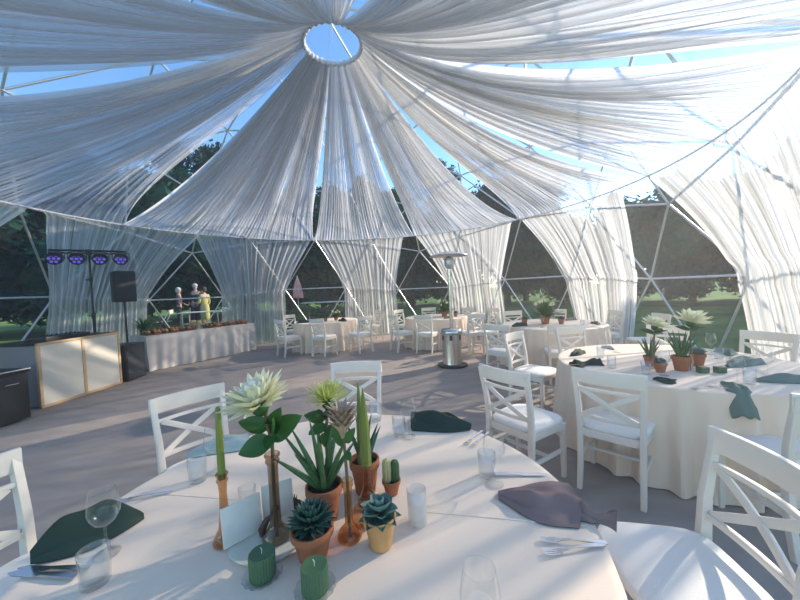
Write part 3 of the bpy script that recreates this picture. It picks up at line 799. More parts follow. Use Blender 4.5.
# clear vase and yellow pincushion behind
v = thing('glass_vase', 'clear glass vase behind the centre aloe pot', 'vase', (-.30, 1.20, TT+.002))
b = MB(); b.lathe([(.001, .001), (.04, .001), (.046, .02), (.046, .11), (.040, .16), (.030, .18), (.034, .20)], 28); b.build('vessel', M['glass'], v, auto=False)
p = thing('pincushion_flower', 'yellow-green spiky protea with dark leaves behind the aloe', 'flower', (-.30, 1.20, TT+.006))
b = MB(); b.tube([(0, 0, 0), (0, 0, .2), (.01, 0, .36)], .006, 8); b.build('stem', M['stem'], p)
protea(p, (.012, 0, .375), .085, (R(6), R(3)), 5, True)
leaves(p, [((0, 0, .3), (-.8, -.2, .3), .08, .05, -.1), ((0, 0, .28), (-.7, -.5, -.25), .07, .045, 0), ((.005, 0, .32), (.8, -.2, .45), .09, .035, .1),
           ((0, 0, .33), (.5, -.7, .1), .06, .045, 0), ((0, 0, .27), (.6, -.4, -.3), .07, .045, 0), ((0, 0, .32), (-.3, -.8, .1), .06, .05, .1), ((0, 0, .25), (.1, -.7, -.3), .07, .04, 0)])

def taper(t_base, h, r0, r1, label, twist=False, z=TT):
    t = thing('taper_candle', label, 'candle', t_base)
    b = MB()
    b.lathe([(r0*.9, 0), (r0, .01), (r0*.9+r1*.1, h*.5), (r1, h-.006), (r1*.5, h)], 20, cap0=True, cap1=True, fn=(lambda a, i: 1+.06*math.cos(6*a)) if twist else None)
    b.build('wax', M['ocandle'], t); b = MB(); b.tube([(0, 0, h-.001), (.001, 0, h+.008)], .0009, 5); b.build('wick', M['wick'], t)
    return t
def candlestick(x, y, h, m, label, rb=.036):
    t = thing('candle_holder', label, 'candle holder', (x, y, TT+.002))
    b = MB(); b.lathe([(.001, .001), (rb, .001), (rb*1.05, .01), (rb*.8, .028), (rb*.5, .05), (.013, h*.5), (.011, h*.72), (.014, h*.86), (.018, h*.9), (.014, h*.93), (.019, h-.003), (.017, h), (.009, h-.012), (.001, h-.02)], 26)
    b.build('vessel', M[m], t, auto=False); return t
candlestick(-.587, 1.006, .224, 'amber', 'pinkish amber glass candle holder behind the white cards')
taper((-.587, 1.006, TT+.205), .232, .0115, .0075, 'olive taper candle at the left, behind the white cards')
candlestick(-.150, 1.165, .16, 'amber', 'amber glass candle holder in front of the rear terracotta pot')
taper((-.150, 1.165, TT+.143), .285, .019, .003, 'pointed olive candle right of the protea bud', True)
taper((-.172, 1.212, TT+.112), .325, .015, .003, 'second pointed olive candle, just left behind the other')
t = thing('candle_glass', 'small round amber glass votive left of the ochre pot', 'votive glass', (-.155, 1.045, TT+.002))
b = MB(); b.lathe([(.001, .001), (.022, .001), (.034, .02), (.036, .04), (.030, .062), (.022, .072)], 26); b.build('vessel', M['amber'], t, auto=False)

def pillar(x, y, label, h=.066, r=.034):
    d = thing('candle_dish', 'clear scalloped glass dish under the '+label, 'dish', (x, y, TT+.002))
    b = MB(); b.lathe([(.001, .001), (.036, .001), (.045, .006), (.053, .012), (.052, .014), (.044, .009), (.034, .004), (.001, .004)], 60, fn=lambda a, i: 1+.03*math.cos(15*a)*(i in (2, 3, 4)))
    b.build('rim', M['glassw'], d, auto=False)
    t = thing('pillar_candle', label, 'candle', (x, y, TT+.007))
    b = MB(); b.lathe([(r*.96, 0), (r, .004), (r, h-.004), (r*.95, h), (r*.5, h-.003), (.001, h-.004)], 144, cap0=True, fn=lambda a, i: 1+(.035*math.cos(28*a) if 0 < i < 4 else 0))
    b.build('wax', M['gcandle'], t); b = MB(); b.tube([(0, 0, h-.005), (.001, .001, h+.006), (-.003, 0, h+.014)], .0011, 5); b.build('wick', M['wick'], t)
pillar(-.412, .870, 'ribbed green pillar candle, left of the two in front')
pillar(-.254, .822, 'ribbed green pillar candle, right of the two in front')
b = MB(); b.lathe([(.001, .002), (.08, .001), (.105, .006), (.108, .009), (.104, .010), (.08, .006), (.001, .005)], 48)
o = b.build('plate', M['plate']); o.location = (-.450, .985, TT+.001); o.scale = (1, .8, 1); tag(o, 'pale round plate under the cards and the smoked vase', 'plate')
# the vase, cards and pod stand on the plate
for (x0, y0), (x1, y1), h, lb in (((-.566, .962), (-.487, 1.043), .118, 'square white marbled card, front left one on the plate'), ((-.492, 1.070), (-.407, 1.112), .118, 'square white marbled card, rear right one behind the smoked vase')):
    b = MB(); dx, dy = x1-x0, y1-y0; L = math.hypot(dx, dy)
    b.box((0, 0, h/2), (L*1.06, .007, h), (0, 0, 0)); o = b.build('card', M['marble'], bevel=.0015)
    o.location = ((x0+x1)/2, (y0+y1)/2, TT+.012); o.rotation_euler = (R(-8), 0, math.atan2(dy, dx)); tag(o, lb, 'card')
b = MB(); b.tube([(0, 0, .0), (.0, 0, .02), (.012, .005, .045), (.03, .01, .06), (.045, .01, .085)], [.008, .012, .010, .006, .011], 10)
o = b.build('seed_pod', M['pod']); o.location = (-.472, 1.01, TT+.012); tag(o, 'dark brown curved seed pod between the white cards', 'seed pod')
b = MB()
for i in range(16):
    a = R(120)+i*2.4; b.sweep([(0, 0, .002), (.01*math.cos(a), .01*math.sin(a), .02+.001*i)], (.004, .001))
b.blob((0, 0, .012), .02, 2, .4, 3, (1.2, .8, .7))
o = b.build('dark_bud', M['pod']); o.location = (-.41, 1.14, TT+.118-.03); 
o.location.z = TT+.003; o.scale = (1, 1, 1.6); tag(o, 'small dark dried bud behind the rear white card', 'seed pod')

# centrepieces on the other tables
def small_protea(x, y, h, label, yellow=False, Rr=.10, z=TT+.002, seed=1, holder='glass'):
    v = thing('bud_vase', 'clear glass vase holding the '+label, 'vase', (x, y, z))
    b = MB(); b.lathe([(.001, .001), (.036, .001), (.038, .02), (.018, .05), (.015, h*.55), (.02, h*.58)], 18); b.build('vessel', M[holder], v, auto=False)
    p = thing('protea', label, 'flower', (x, y, z+.006))
    b = MB(); b.tube([(0, 0, 0), (0, 0, h*.6), (.01, 0, h*.9)], .006, 6); b.build('stem', M['stem'], p)
    protea(p, (.01, 0, h*.92), Rr, (R(8), R(10)), seed, yellow)
    leaves(p, [((0, 0, h*.75), (math.cos(a), math.sin(a), .3), .11, .05, 0) for a in (0.3, 1.5, 2.8, 3.9, 5.1)])
small_protea(2.16, 2.76, .40, 'pale protea left in the big right table centrepiece', seed=11)
small_protea(2.38, 2.66, .44, 'larger pale protea right in the big table centrepiece', seed=12, Rr=.12)
t = potted('potted_aloe', 2.32, 2.68, .065, .12, 'terra', 'largest terracotta pot on the big right table with upright aloe'); aloe(t, .1, 14, .24, .022, seed=21, spread=.6)
t = potted('potted_succulent', 2.55, 2.78, .055, .11, 'terra', 'terracotta pot at the right of the big table centrepiece'); echeveria(t, .115, .07, 'succ2', 22)
t = potted('potted_succulent', 2.13, 2.66, .045, .075, 'terra', 'small terracotta pot at the left of the big table centrepiece'); echeveria(t, .08, .05, 'succ', 23)
t = potted('potted_aloe', 2.20, 2.86, .05, .09, 'terra', 'terracotta pot behind the left protea on the big right table'); aloe(t, .08, 11, .2, .02, seed=24)
for (x, y, lb) in ((2.41, 2.585, 'square green candle, left of the pair on the big right table'), (2.53, 2.565, 'square green candle, right of the pair on the big right table')):
    t = thing('block_candle', lb, 'candle', (x, y, TT+.002)); b = MB(); b.box((0, 0, .025), (.07, .05, .05)); b.build('wax', M['gcandle'], t, bevel=.003)
    b = MB(); b.tube([(0, 0, .049), (.001, 0, .06)], .001, 5); b.build('wick', M['wick'], t)
for (x, y, s, lb) in ((2.72, 6.1, 1, 'bushy flower centrepiece of the middle right table'), (1.15, 8.5, 1, 'white-flowered centrepiece of the far table behind the heater'), (-1.75, 8.75, .6, 'low plant centrepiece of the far left table')):
    t = thing('flower_arrangement', lb, 'flower arrangement', (x, y, TT+.002)); pot_parts(t, .08*s+.01, .12*s+.02, 'terra')
    b = MB(); rnd = random.Random(int(x*100))
    for i in range(90):
        a = rnd.uniform(0, 2*PI); e = rnd.uniform(.1, 1.5); d = (math.cos(a)*math.cos(e), math.sin(a)*math.cos(e), math.sin(e))
        lance(b, (d[0]*.03, d[1]*.03, .1*s+.02), d, rnd.uniform(.2, .42)*s, .05*s, -.2, n=4, nw=2)
    b.build('foliage', M['leaf'], t)
    for i in range(5):
        a = i*1.26; b = MB(); fb = Vector((.16*s*math.cos(a), .16*s*math.sin(a), (.34+.05*(i % 2))*s))
        for k in range(14):
            aa = k*2.4; e = .3+.08*k; lance(b, fb, (math.cos(aa)*math.cos(e), math.sin(aa)*math.cos(e), math.sin(e)), .07*s+.01, .022, .1, n=3, nw=2)
        b.build('flower', M['petal'], t)
pot_far = [(2.37, 6.2, 'small terracotta pot left of the flowers on the middle right table'), (2.95, 5.95, 'small terracotta pot right of the flowers on the middle right table'),
           (1.42, 8.35, 'terracotta pot on the far table close to the heater pole'), (-2.0, 8.6, 'terracotta pot on the far left table')]
for i, (x, y, lb) in enumerate(pot_far):
    t = potted('potted_succulent', x, y, .055, .10, 'terra', lb); echeveria(t, .1, .07, 'succ', 30+i)

# ------------------------------------------------------------------ patio heater
h = thing('patio_heater', 'tall stainless steel mushroom patio heater on the carpet', 'patio heater', (.96, 6.20, 0))
b = MB(); b.lathe([(.27, 0), (.285, .01), (.285, .035), (.25, .05), (.2, .055)], 40, cap0=True); b.build('base', M['darkm'], h)
b = MB(); b.lathe([(.19, .05), (.185, .07), (.185, .62), (.195, .63)], 40); b.build('tank_housing', M['steel'], h)
b = MB(); b.lathe([(.205, .62), (.21, .63), (.21, .68), (.19, .71), (.05, .72)], 40, cap0=True)
b.build('housing_lid', M['steel'], h)
for a in range(6):
    b = MB(); aa = a*PI/3+.3; b.box((.186*math.cos(aa), .186*math.sin(aa), .56), (.01, .05, .09), (0, 0, aa)); b.build('vent', M['black'], h)
b = MB(); b.tube([(0, 0, .70), (0, 0, 1.92)], .03, 16); b.build('pole', M['steel'], h)
b = MB(); b.lathe([(.03, 1.86), (.07, 1.90), (.085, 1.93), (.085, 2.05), (.07, 2.08), (.04, 2.11)], 28); b.build('burner', M['tubem'], h)
b = MB(); b.lathe([(.375, 2.105), (.37, 2.115), (.25, 2.155), (.1, 2.185), (.001, 2.19)], 48); b.lathe([(.001, 2.185), (.25, 2.148), (.372, 2.103)], 48); b.build('reflector', M['steel'], h)

# ------------------------------------------------------------------ booth, sound and light
bt = thing('dj_booth', 'wood-framed booth with two pale lit panels standing at the left', 'booth', (-5.27, 5.33, 0), math.atan2(1.295, .075)-PI/2)
b = MB(); b.box((-.36, 0, .47), (.70, 1.28, .90)); b.build('body', M['boothside'], bt, bevel=.004)
b = MB()
for (y, z, dy, dz) in ((0, .02, 1.30, .04), (0, .94, 1.30, .04), (-.63, .48, .04, .96), (.63, .48, .04, .96), (0, .48, .045, .96)): b.box((0, y, z), (.035, dy, dz))
b.build('frame', M['wood'], bt, bevel=.003)
for s in (-1, 1):
    b = MB(); b.box((.002, s*.317, .48), (.012, .585, .88)); b.build('panel', M['acryl'], bt)
b = MB(); b.box((-.36, 0, .945), (.72, 1.28, .03)); b.build('tabletop', M['darkm'], bt)
g = thing('mixing_desk', 'black mixing gear lying on top of the booth', 'mixer', (-5.55, 5.25, .962), 0)
b = MB(); b.box((0, 0, .03), (.32, .7, .06)); b.build('body', M['black'], g, bevel=.005)
b = MB()
for i in range(9):
    for j in range(4): b.lathe([(.011, .06), (.01, .075), (.001, .076)], 8, (-.12+j*.07, -.3+i*.075, 0))
b.build('knobs', M['darkm'], g)
rc = thing('road_case', 'black road case with silver top edge at the left border', 'case', (-5.33, 4.12, 0), R(-8))
b = MB(); b.box((0, 0, .33), (.62, .42, .60)); b.build('body', M['black'], rc, bevel=.008)
b = MB(); b.box((0, 0, .66), (.65, .45, .05)); b.build('lid', M['black'], rc, bevel=.01)
b = MB(); b.tube([(-.33, -.23, .682), (.33, -.23, .682), (.33, .23, .682)], .008, 6); b.build('edge_trim', M['steel'], rc)
b = MB(); b.tube([(.335, -.05, .52), (.36, -.05, .52), (.36, .08, .52), (.335, .08, .52)], .008, 8); b.tube([(.1, -.215, .55), (.1, -.235, .55), (.24, -.235, .55), (.24, -.215, .55)], .008, 8); b.build('handle', M['steel'], rc)
sb = thing('subwoofer', 'black subwoofer box on the carpet right of the booth', 'speaker', (-5.39, 6.26, 0), R(4))
b = MB(); b.box((-.0, 0, .345), (.42, .50, .68)); b.build('body', M['black'], sb, bevel=.01)
b = MB(); b.box((.213, 0, .345), (.012, .46, .62)); b.build('grille', M['grille'], sb, bevel=.003)
b = MB(); b.box((0, -.252, .60), (.12, .006, .04)); b.build('handle', M['darkm'], sb)
for k in (0,):
    ss = thing('speaker_stand', 'thin black pole stand carrying the loudspeaker', 'speaker stand', (-5.62, 6.62, 0))
    b = MB(); b.tube([(0, 0, .05), (0, 0, 1.50)], .018, 12); b.build('pole', M['black'], ss)
    for a in (.5, 2.6, 4.7):
        b = MB(); b.tube([(0, 0, .35), (.32*math.cos(a), .32*math.sin(a), .012)], .011, 8); b.build('leg', M['black'], ss)
    sp = thing('loudspeaker', 'black loudspeaker box on a pole beside the stage lights', 'speaker', (-5.62, 6.62, 1.50), R(-38))
    b = MB(); b.box((0, 0, .31), (.36, .34, .62)); b.build('cabinet', M['black'], sp, bevel=.02)
    b = MB(); b.box((.183, 0, .31), (.012, .30, .56)); b.build('grille', M['grille'], sp, bevel=.004)
ls = thing('light_stand', 'tall black T-bar stand behind the booth carrying four stage lights', 'light stand', (-5.74, 6.06, 0), R(35))
b = MB(); b.tube([(0, 0, .05), (0, 0, 1.3)], .022, 12); b.tube([(0, 0, 1.25), (0, 0, 2.5)], .016, 12); b.build('pole', M['black'], ls)
b = MB(); b.lathe([(.03, 1.22), (.03, 1.32)], 12, cap0=True, cap1=True); b.tube([(0, 0, 1.27), (-.06, -.03, 1.27)], .01, 8); b.lathe([(.027, 1.9), (.027, 1.98)], 12, cap0=True, cap1=True); b.tube([(0, 0, 1.94), (-.07, -.02, 1.94)], .012, 8); b.build('clamp', M['black'], ls)
b = MB(); b.tube([(-.53, 0, 2.48), (.53, 0, 2.48)], .018, 10); b.tube([(-.53, 0, 2.43), (.53, 0, 2.43)], .01, 8); b.box((0, 0, 2.45), (.08, .06, .1)); b.build('crossbar', M['black'], ls)
for a in (.6, 1.4, 2.2):
    b = MB(); b.tube([(0, 0, .6), (.28*math.cos(a), .28*math.sin(a), .012)], .012, 8); b.build('leg', M['black'], ls)
par0 = None
for i, x in enumerate((-.45, -.16, .15, .45)):
    lb = ['stage light at the left end of the T-bar, glowing violet', 'second stage light from the left on the T-bar', 'third stage light from the left on the T-bar', 'stage light at the right end of the T-bar'][i]
    rz = R(35); px = -5.74 + x*math.cos(rz); py = 6.06 + x*math.sin(rz)
    if par0 is None:
        p = par0 = thing('stage_light', lb, 'stage light', (px, py, 2.32), rz, 'stage lights on the T-bar')
        b = MB(); b.tube([(0, -.07, 0), (0, .09, .03)], .11, 24); b.build('housing', M['black'], p)
        b = MB(); b.tube([(-.125, 0, 0), (-.125, 0, .12), (0, 0, .145), (.125, 0, .12), (.125, 0, 0)], .007, 6); b.build('yoke', M['black'], p)
        b = MB()
        for k in range(7):
            a = k*PI/3; rr = 0 if k == 6 else .062
            b.tube([(rr*math.cos(a), -.0725, rr*math.sin(a)), (rr*math.cos(a), -.078, rr*math.sin(a))], .024, 12)
        b.build('lens', M['led'], p)
    else: copy_tree(par0, (px, py, 2.32), rz, lb)

# ------------------------------------------------------------------ buffet
A = Vector((-5.385, 6.80, 0)); B = Vector((-4.08, 9.0, 0)); d = (B-A); Lb = d.length; ang = math.atan2(d.y, d.x)
bf = thing('buffet_table', 'long buffet table under a grey satin cloth reaching the floor', 'table', tuple((A+B)/2), ang)
D = .72; H = .75
def bcloth(u, v):
    # perimeter param: u along front/ends, v down
    per = [(-Lb/2, D), (-Lb/2, 0), (Lb/2, 0), (Lb/2, D)]
    segs = [D, Lb, D]; tot = sum(segs); s_ = u*tot
    for i, sl in enumerate(segs):
        if s_ <= sl or i == 2:
            k = min(1, s_/sl); x = per[i][0]+(per[i+1][0]-per[i][0])*k; y = per[i][1]+(per[i+1][1]-per[i][1])*k
            nx, ny = ((-1, 0), (0, -1), (1, 0))[i]; break
        s_ -= sl
    q = u*tot
    w_ = (math.sin(q*19+2*math.sin(q*3)) + .6*math.sin(q*31+1+v*2) + .7*math.sin(q*7+3*v))*.022*v**.7 + .05*v
    return (x+nx*w_, y+ny*w_, H-(H-.012)*v)
b = MB(); b.grid(bcloth, 260, 14); b.box((0, D/2, H-.004), (Lb, D, .008)); b.build('tablecloth', M['greycloth'], bf)
b = MB(); b.box((0, D/2, H-.025), (Lb-.04, D-.04, .03))
for sx in (-1, 1):
    for y in (.08, D-.08): b.box((sx*(Lb/2-.1), y, H/2-.02), (.04, .04, H-.04))
b.build('table_frame', M['darkm'], bf)
mloc = Matrix.Translation((A+B)/2) @ Matrix.Rotation(ang, 4, 'Z')
ZB = H + .002
rolls = [None, None, None]
bl = ['nearest the loudspeaker', 'second from the left', 'left of the big bowl', 'right of the big bowl', 'second from the right', 'at the right end']
for bi, x in enumerate((-1.05, -.70, -.36, .30, .66, 1.02)):
    pt = mloc @ Vector((x, .30, ZB))
    bd = MB(); bd.box((0, 0, .01), (.30, .40, .018)); o = bd.build('serving_board', M['board'], bevel=.004)
    o.location = pt; o.rotation_euler = (0, 0, ang); tag(o, 'dark wooden serving board on the buffet, '+bl[bi], 'serving board')
    for k in range(8):
        lx, ly = x-.10+.066*(k % 4), .20+.2*(k//4)
        q = mloc @ Vector((lx, ly, ZB+.018))
        kd = (bi*3+k*2+(k//3)) % 3
        if rolls[kd] is None:
            rb = MB()
            if kd == 0: rb.blob((0, 0, .042), .052, 2, .25, 4, (.75, 1.5, .85))
            elif kd == 1:
                for q2 in range(5): rb.blob((.03*math.cos(q2*1.3)*(q2 > 0), .04*math.sin(q2*1.3)*(q2 > 0), .03+.028*(q2 == 0)), .036, 2, .3, q2)
            else:
                for q2 in range(14): lance(rb, (0, 0, .01), (math.cos(q2*2.4), math.sin(q2*2.4), .5+.09*q2), .09, .04, -.3, n=4, nw=2)
            rolls[kd] = o2 = rb.build(('bread_roll', 'meat_pastry', 'lettuce_tuft')[kd], (M['bread'], M['terra'], M['shrub'])[kd])
            tag(o2, ('crusty brown bread roll lying on the dark buffet boards', 'reddish brown clustered pastry on the dark buffet boards', 'tuft of green salad leaves on the dark buffet boards')[kd], ('bread', 'pastry', 'salad')[kd],
                ('bread rolls on the buffet', 'pastries on the buffet', 'salad tufts on the buffet')[kd])
        else: o2 = rolls[kd].copy(); col.objects.link(o2)
        o2['kind'] = 'thing'; o2.location = q; o2.rotation_euler = (0, 0, random.uniform(-.5, .5)+ang)
q = mloc @ Vector((-.03, .34, ZB))
bw = thing('serving_bowl', 'wide shallow serving bowl on a foot in the middle of the buffet', 'bowl', tuple(q))
b = MB(); b.lathe([(.10, 0), (.09, .01), (.04, .05), (.04, .07), (.18, .10), (.30, .135), (.305, .14), (.18, .115), (.001, .09)], 36, cap0=True); b.build('bowl', M['plate'], bw)
for i in range(7):
    a = i*.9; b = MB(); b.blob((.13*math.cos(a)*(i > 0), .13*math.sin(a)*(i > 0), .16), .055, 2, .3, i); b.build('food', M['fruit'], bw)
pl = thing('potted_fern', 'leafy green plant standing at the left end of the buffet', 'potted plant', tuple(mloc @ Vector((-1.08, .60, ZB))))
pot_parts(pl, .07, .1, 'darkm'); b = MB(); rnd = random.Random(3)
for i in range(46):
    a = i*2.4; e = .15+1.2*(i/46); lance(b, (0, 0, .09), (math.cos(a)*math.cos(e), math.sin(a)*math.cos(e), math.sin(e)), .34, .04, -.25, n=6, nw=2)
b.build('foliage', M['leaf'], pl)

# ------------------------------------------------------------------ outside: trees
def tree_proto(name, H, Wd, n, m, seed, conifer=False):
    rnd = random.Random(seed); t = thing(name, 'x', 'tree')
    b = MB(); b.tube([(0, 0, -.3), (.05, 0, H*.3), (0, .1, H*.6), (0, 0, H*.92)], [H*.028, H*.022, H*.013, H*.004], 8)
    for k in range(7):
        a = k*2.4; z = H*(.28+.08*k); b.tube([(0, 0, z), (math.cos(a)*Wd*.45, math.sin(a)*Wd*.45, z+H*.12)], [H*.009, H*.003], 5)
    b.build('trunk', M['bark'], t)
    b = MB(); clumps = []
    for k in range(26):
        z = rnd.uniform(.14, .97); wr = (1-z)**.75*1.15 if conifer else math.sin(PI*min(1, (z-.08)*1.02))**.6
        a = rnd.uniform(0, 2*PI); rr = Wd*.5*wr*rnd.uniform(.35, .8)
        clumps.append((Vector((math.cos(a)*rr, math.sin(a)*rr, z*H)), Wd*(.13+.12*rnd.random())*(.6+.6*wr)))
    for i in range(n):
        c, cr = rnd.choice(clumps); dv = Vector((rnd.gauss(0, 1), rnd.gauss(0, 1), rnd.gauss(0, .8))).normalized()*cr*rnd.uniform(.55, 1.05)
        p = c+dv; s_ = rnd.uniform(.10, .24)
        u = Vector((rnd.gauss(0, 1), rnd.gauss(0, 1), rnd.gauss(0, 1))).normalized(); w_ = u.orthogonal().normalized()
        b.add([p-u*s_, p-w_*s_*.5, p+u*s_, p+w_*s_*.5], [(0, 1, 2, 3)])
    for c, cr in clumps: b.blob(c, cr*.55, 2, .5, rnd.random()*9)
    b.build('crown', M[m], t, smooth=False); return t
protos = [tree_proto('broadleaf_tree', 8.5, 6.5, 8000, 'foliage', 1), tree_proto('broadleaf_tree', 7.5, 6.0, 8000, 'foliage', 2),
          tree_proto('conifer_tree', 10.0, 5.0, 8000, 'foliage2', 3, True), tree_proto('broadleaf_tree', 9.5, 5.5, 8000, 'foliage2', 4)]
tl = {0: 'broad dark leafy tree in the tree line outside the dome', 1: 'rounded dark leafy tree in the tree line outside the dome', 2: 'tall pointed conifer in the tree line outside the dome', 3: 'tall narrow dark tree in the tree line outside the dome'}
usedp = set(); rnd = random.Random(11)
for row, (dist, step, hs) in enumerate(((15.5, 10.5, .82), (20.5, 8.5, 1.0))):
    az = -12 + 4*row
    while az < 196:
        if True:
            k = rnd.choice((0, 1, 2, 3)); dd = dist + rnd.uniform(-1, 1.2); s_ = hs*rnd.uniform(.85, 1.1)
            if az < 60: s_ *= .72                # lower growth towards the sun
            if 110 < az: s_ *= 1.12
            x, y = DC.x+dd*math.cos(R(az)), DC.y+dd*math.sin(R(az))
            if k not in usedp: o = protos[k]; usedp.add(k)
            else: o = copy_tree(protos[k])
            o.location = (x, y, .25); o.rotation_euler[2] = rnd.uniform(0, 6.28); o.scale = (s_, s_, s_); o['label'] = tl[k]; o['group'] = 'dark trees standing around the lawn'
        az += step*rnd.uniform(.8, 1.15)
# shrubs
def shrub(x, y, h, wd, label, seed, z=.2):
    rnd = random.Random(seed); t = thing('shrub', label, 'shrub', (x, y, z)); b = MB()
    for k in range(7):
        a = k*.9; b.tube([(0, 0, -.1), (wd*.3*math.cos(a), wd*.3*math.sin(a), h*.7)], .012, 5)
    b.build('stems', M['bark'], t)
    b = MB()
    for i in range(900):
        a = rnd.uniform(0, 2*PI); e = rnd.uniform(-.2, 1.5); k = rnd.uniform(.6, 1)
        p = Vector((math.cos(a)*math.cos(e)*wd*.5*k, math.sin(a)*math.cos(e)*wd*.5*k, h*.35+math.sin(e)*h*.6*k)); s_ = rnd.uniform(.03, .07)
        u = Vector((rnd.gauss(0, 1), rnd.gauss(0, 1), rnd.gauss(0, 1))).normalized(); w_ = u.orthogonal().normalized()
        b.add([p-u*s_, p-w_*s_*.5, p+u*s_, p+w_*s_*.5], [(0, 1, 2, 3)])
    b.build('foliage', M['shrub'], t, smooth=False)
for i, (x, y, hh, wd, lb) in enumerate(((-3.55, 11.9, 1.0, 1.4, 'green shrub outside at the left of the window behind the far left table'), (-2.5, 12.3, .95, 1.3, 'dark shrub outside behind the centre of the far left table'),
    (-1.75, 12.2, 1.0, 1.3, 'light green shrub outside right behind the far left table'), (-9.2, 11.6, .9, 1.5, 'green shrub outside at the left of the white outdoor table'), (-5.9, 12.3, 1.1, 1.6, 'green shrub outside right of the white outdoor table'))):
    shrub(x, y, hh, wd, lb, i, .12)

# outdoor white tables, chairs, people
ot = thing('outdoor_table', 'long white folding table on the lawn in front of three people', 'table', (-7.55, 12.4, .24), R(12))
b = MB(); b.box((0, 0, .73), (1.5, .75, .03)); b.build('tabletop', M['white'], ot, bevel=.005)
for sx in (-.6, .6):
    for sy in (-.3, .3): b = MB(); b.tube([(sx, sy, 0), (sx, sy, .72)], .016, 8); b.build('leg', M['white'], ot)
oc = thing('folding_chair', 'white folding chair at the left end of the outdoor table', 'chair', (-8.75, 12.0, .24), R(110))
b = MB(); b.box((0, 0, .45), (.42, .4, .02)); b.build('seat', M['white'], oc); b = MB(); b.box((0, -.22, .80), (.42, .02, .14)); b.build('backrest', M['white'], oc)
for sx in (-.21, .21):
    b = MB(); b.tube([(sx, .24, 0), (sx, -.23, .88)], .012, 8); b.build('leg', M['white'], oc)
    b = MB(); b.tube([(sx, -.24, 0), (sx, .18, .46)], .012, 8); b.build('leg', M['white'], oc)
copy_tree(oc, (-6.55, 12.55, .24), R(250), 'white folding chair at the right end of the outdoor table')
ot2 = copy_tree(ot, (-3.05, 13.3, .24), R(3), 'long white table on the lawn behind the far left window')
ot2.scale = (1.25, 1, 1.2)
def skinned(name, joints, edges_, radii, m, parent, root=0):
    me = bpy.data.meshes.new(name); me.from_pydata(joints, edges_, []); o = bpy.data.objects.new(name, me); col.objects.link(o); o.parent = parent
    me.materials.append(m)
    md = o.modifiers.new('skin', 'SKIN'); md.use_smooth_shade = True
    lay = me.skin_vertices[0] if me.skin_vertices else None
    if lay is None:
        bm = bmesh.new(); bm.from_mesh(me); bm.verts.layers.skin.verify(); bm.to_mesh(me); bm.free(); lay = me.skin_vertices[0]
    for i, r_ in enumerate(radii): lay.data[i].radius = (r_ if isinstance(r_, tuple) else (r_, r_)); lay.data[i].use_root = (i == root)
    s2 = o.modifiers.new('sub', 'SUBSURF'); s2.levels = 1; s2.render_levels = 2
    return o
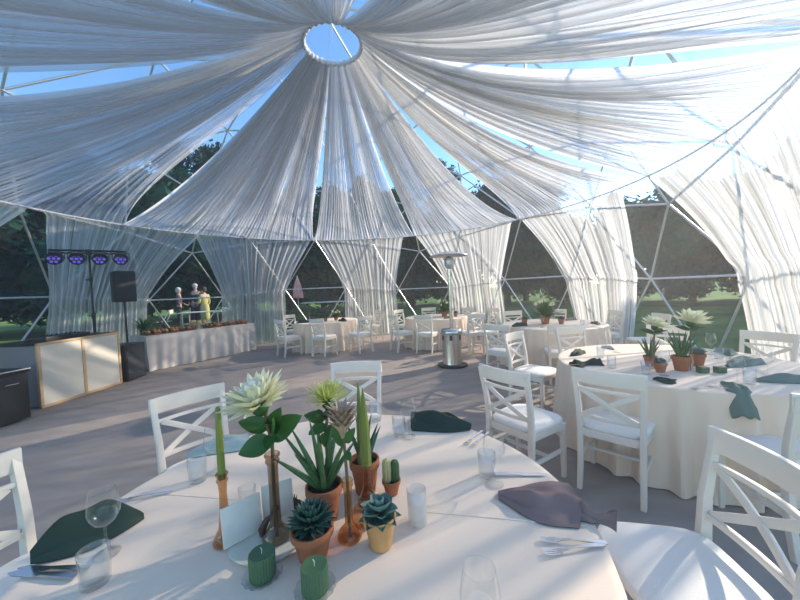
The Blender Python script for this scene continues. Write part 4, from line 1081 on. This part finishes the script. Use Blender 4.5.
def person(x, y, z, rz, H, label, top, bottom, hairm, dress=False, arm=.3, seed=0):
    t = thing('person', label, 'person', (x, y, z), rz); k = H/1.75
    def V_(x, y, z): return (x*k, y*k, z*k)
    J = [V_(0, 0, .95), V_(0, .01, 1.15), V_(0, .01, 1.38), V_(0, .015, 1.49), V_(0, .02, 1.56), V_(0, .03, 1.64), V_(0, .02, 1.73),
         V_(-.19, 0, 1.41), V_(-.24, .02, 1.14), V_(-.20, .22*arm*3, .98), V_(.19, 0, 1.41), V_(.24, .0, 1.14), V_(.22, .18*arm, .90),
         V_(-.10, 0, .88), V_(-.11, .01, .48), V_(-.11, -.03, .07), V_(-.11, .12, .03), V_(.10, 0, .88), V_(.12, .0, .48), V_(.12, -.04, .07), V_(.12, .11, .03)]
    Eg = [(0, 1), (1, 2), (2, 3), (3, 4), (4, 5), (5, 6), (2, 7), (7, 8), (8, 9), (2, 10), (10, 11), (11, 12), (0, 13), (13, 14), (14, 15), (15, 16), (0, 17), (17, 18), (18, 19), (19, 20)]
    Rr = [(.14, .10), (.125, .09), (.15, .095), .055, .06, (.078, .09), .05, .05, .038, .026, .05, .038, .026, .085, .055, .036, .03, .085, .055, .036, .03]
    skinned('body', J, Eg, [tuple(q*k for q in r_) if isinstance(r_, tuple) else r_*k for r_ in Rr], M['skin'], t)
    # shirt with sleeves
    J2 = [J[0], J[1], J[2], V_(0, .01, 1.45), J[7], J[8], V_(-.215, .12*arm*3, 1.05), J[10], J[11], V_(.23, .09*arm, 1.0)]
    skinned('shirt', J2, [(0, 1), (1, 2), (2, 3), (2, 4), (4, 5), (5, 6), (2, 7), (7, 8), (8, 9)], [(.16*k, .12*k), (.145*k, .105*k), (.165*k, .11*k), (.07*k, .07*k), .062*k, .05*k, .04*k, .062*k, .05*k, .04*k], M[top], t)
    if dress:
        b = MB(); b.lathe([(.14*k, 1.02*k), (.165*k, .88*k), (.17*k, .5*k), (.18*k, .22*k), (.17*k, .215*k)], 24, fn=lambda a, i: 1+.04*math.cos(9*a)*(i > 1)); b.build('skirt', M[bottom], t, auto=False)
    else:
        J3 = [J[0], J[13], J[14], V_(-.11, -.02, .10), J[17], J[18], V_(.12, -.03, .10)]
        skinned('trousers', J3, [(0, 1), (1, 2), (2, 3), (0, 4), (4, 5), (5, 6)], [(.155*k, .12*k), .1*k, .075*k, .06*k, .1*k, .075*k, .06*k], M[bottom], t)
    b = MB(); b.blob(V_(0, .0, 1.69), .098*k, 3, .08, seed, (1, 1.05, .95)); b.blob(V_(0, -.045, 1.63), .085*k, 2, .1, seed, (1, .7, 1.1)); b.build('hair', M[hairm], t)
    b = MB()
    for sx in (-1, 1): b.blob(V_(sx*.03, .118, 1.655), .010*k, 1)
    b.build('eyes', M['pod'], t)
    b = MB(); b.tube([V_(0, .115, 1.655), V_(0, .14, 1.62), V_(0, .118, 1.612)], [.006, .013, .008], 6); b.build('nose', M['skin'], t)
person(-9.0, 13.2, .25, R(-60), 1.70, 'grey-haired person in mauve standing outside behind the white table', 'clothm', 'clothd', 'hairg', arm=.5, seed=1)
person(-8.75, 13.9, .25, R(-150), 1.86, 'grey-haired person in dark clothes standing between the other two outside', 'clothd', 'clothd', 'hairg', arm=.2, seed=2)
person(-7.95, 13.2, .25, R(75), 1.68, 'person in a pale yellow dress standing outside by the white table', 'clothy', 'clothy', 'hairb', True, arm=.3, seed=3)
ps = thing('folded_parasol', 'closed coral and white parasol outside left of the far left window', 'parasol', (-3.95, 12.6, .22))
b = MB(); b.tube([(0, 0, 0), (0, 0, 1.98)], .018, 8); b.build('pole', M['white'], ps)
b = MB(); b.lathe([(.17, 1.12), (.16, 1.3), (.12, 1.6), (.05, 1.85), (.012, 1.9)], 40, fn=lambda a, i: 1+.22*math.cos(8*a)); b.build('canopy', M['coral'], ps)
b = MB(); b.lathe([(.2, 0), (.2, .05), (.05, .09)], 20, cap0=True); b.build('base', M['darkm'], ps)

# ------------------------------------------------------------------ scatter volume added in the dome to imitate veiling lens glare
mh = bpy.data.materials.new('glare_scatter'); mh.use_nodes = True; n = mh.node_tree; n.nodes.clear()
vo = n.nodes.new('ShaderNodeVolumeScatter'); vo.inputs['Density'].default_value = .020; vo.inputs['Anisotropy'].default_value = .62
oo = n.nodes.new('ShaderNodeOutputMaterial'); n.links.new(vo.outputs[0], oo.inputs['Volume'])
mb = MB(); nz_ = [P[i]*.965+DC for i in range(len(P))]
bot = [i for i in range(len(P)) if abs(P[i].z) < .02]; bot.sort(key=lambda i: math.atan2(P[i].y, P[i].x))
mb.add([Vector((p.x, p.y, max(p.z, .003))) for p in nz_], TR + [tuple(reversed(bot))])
hz = mb.build('glare_volume', mh, smooth=False)
tag(hz, 'thin scatter volume added inside the dome to imitate veiling lens glare', 'glare_volume', kind='stuff')
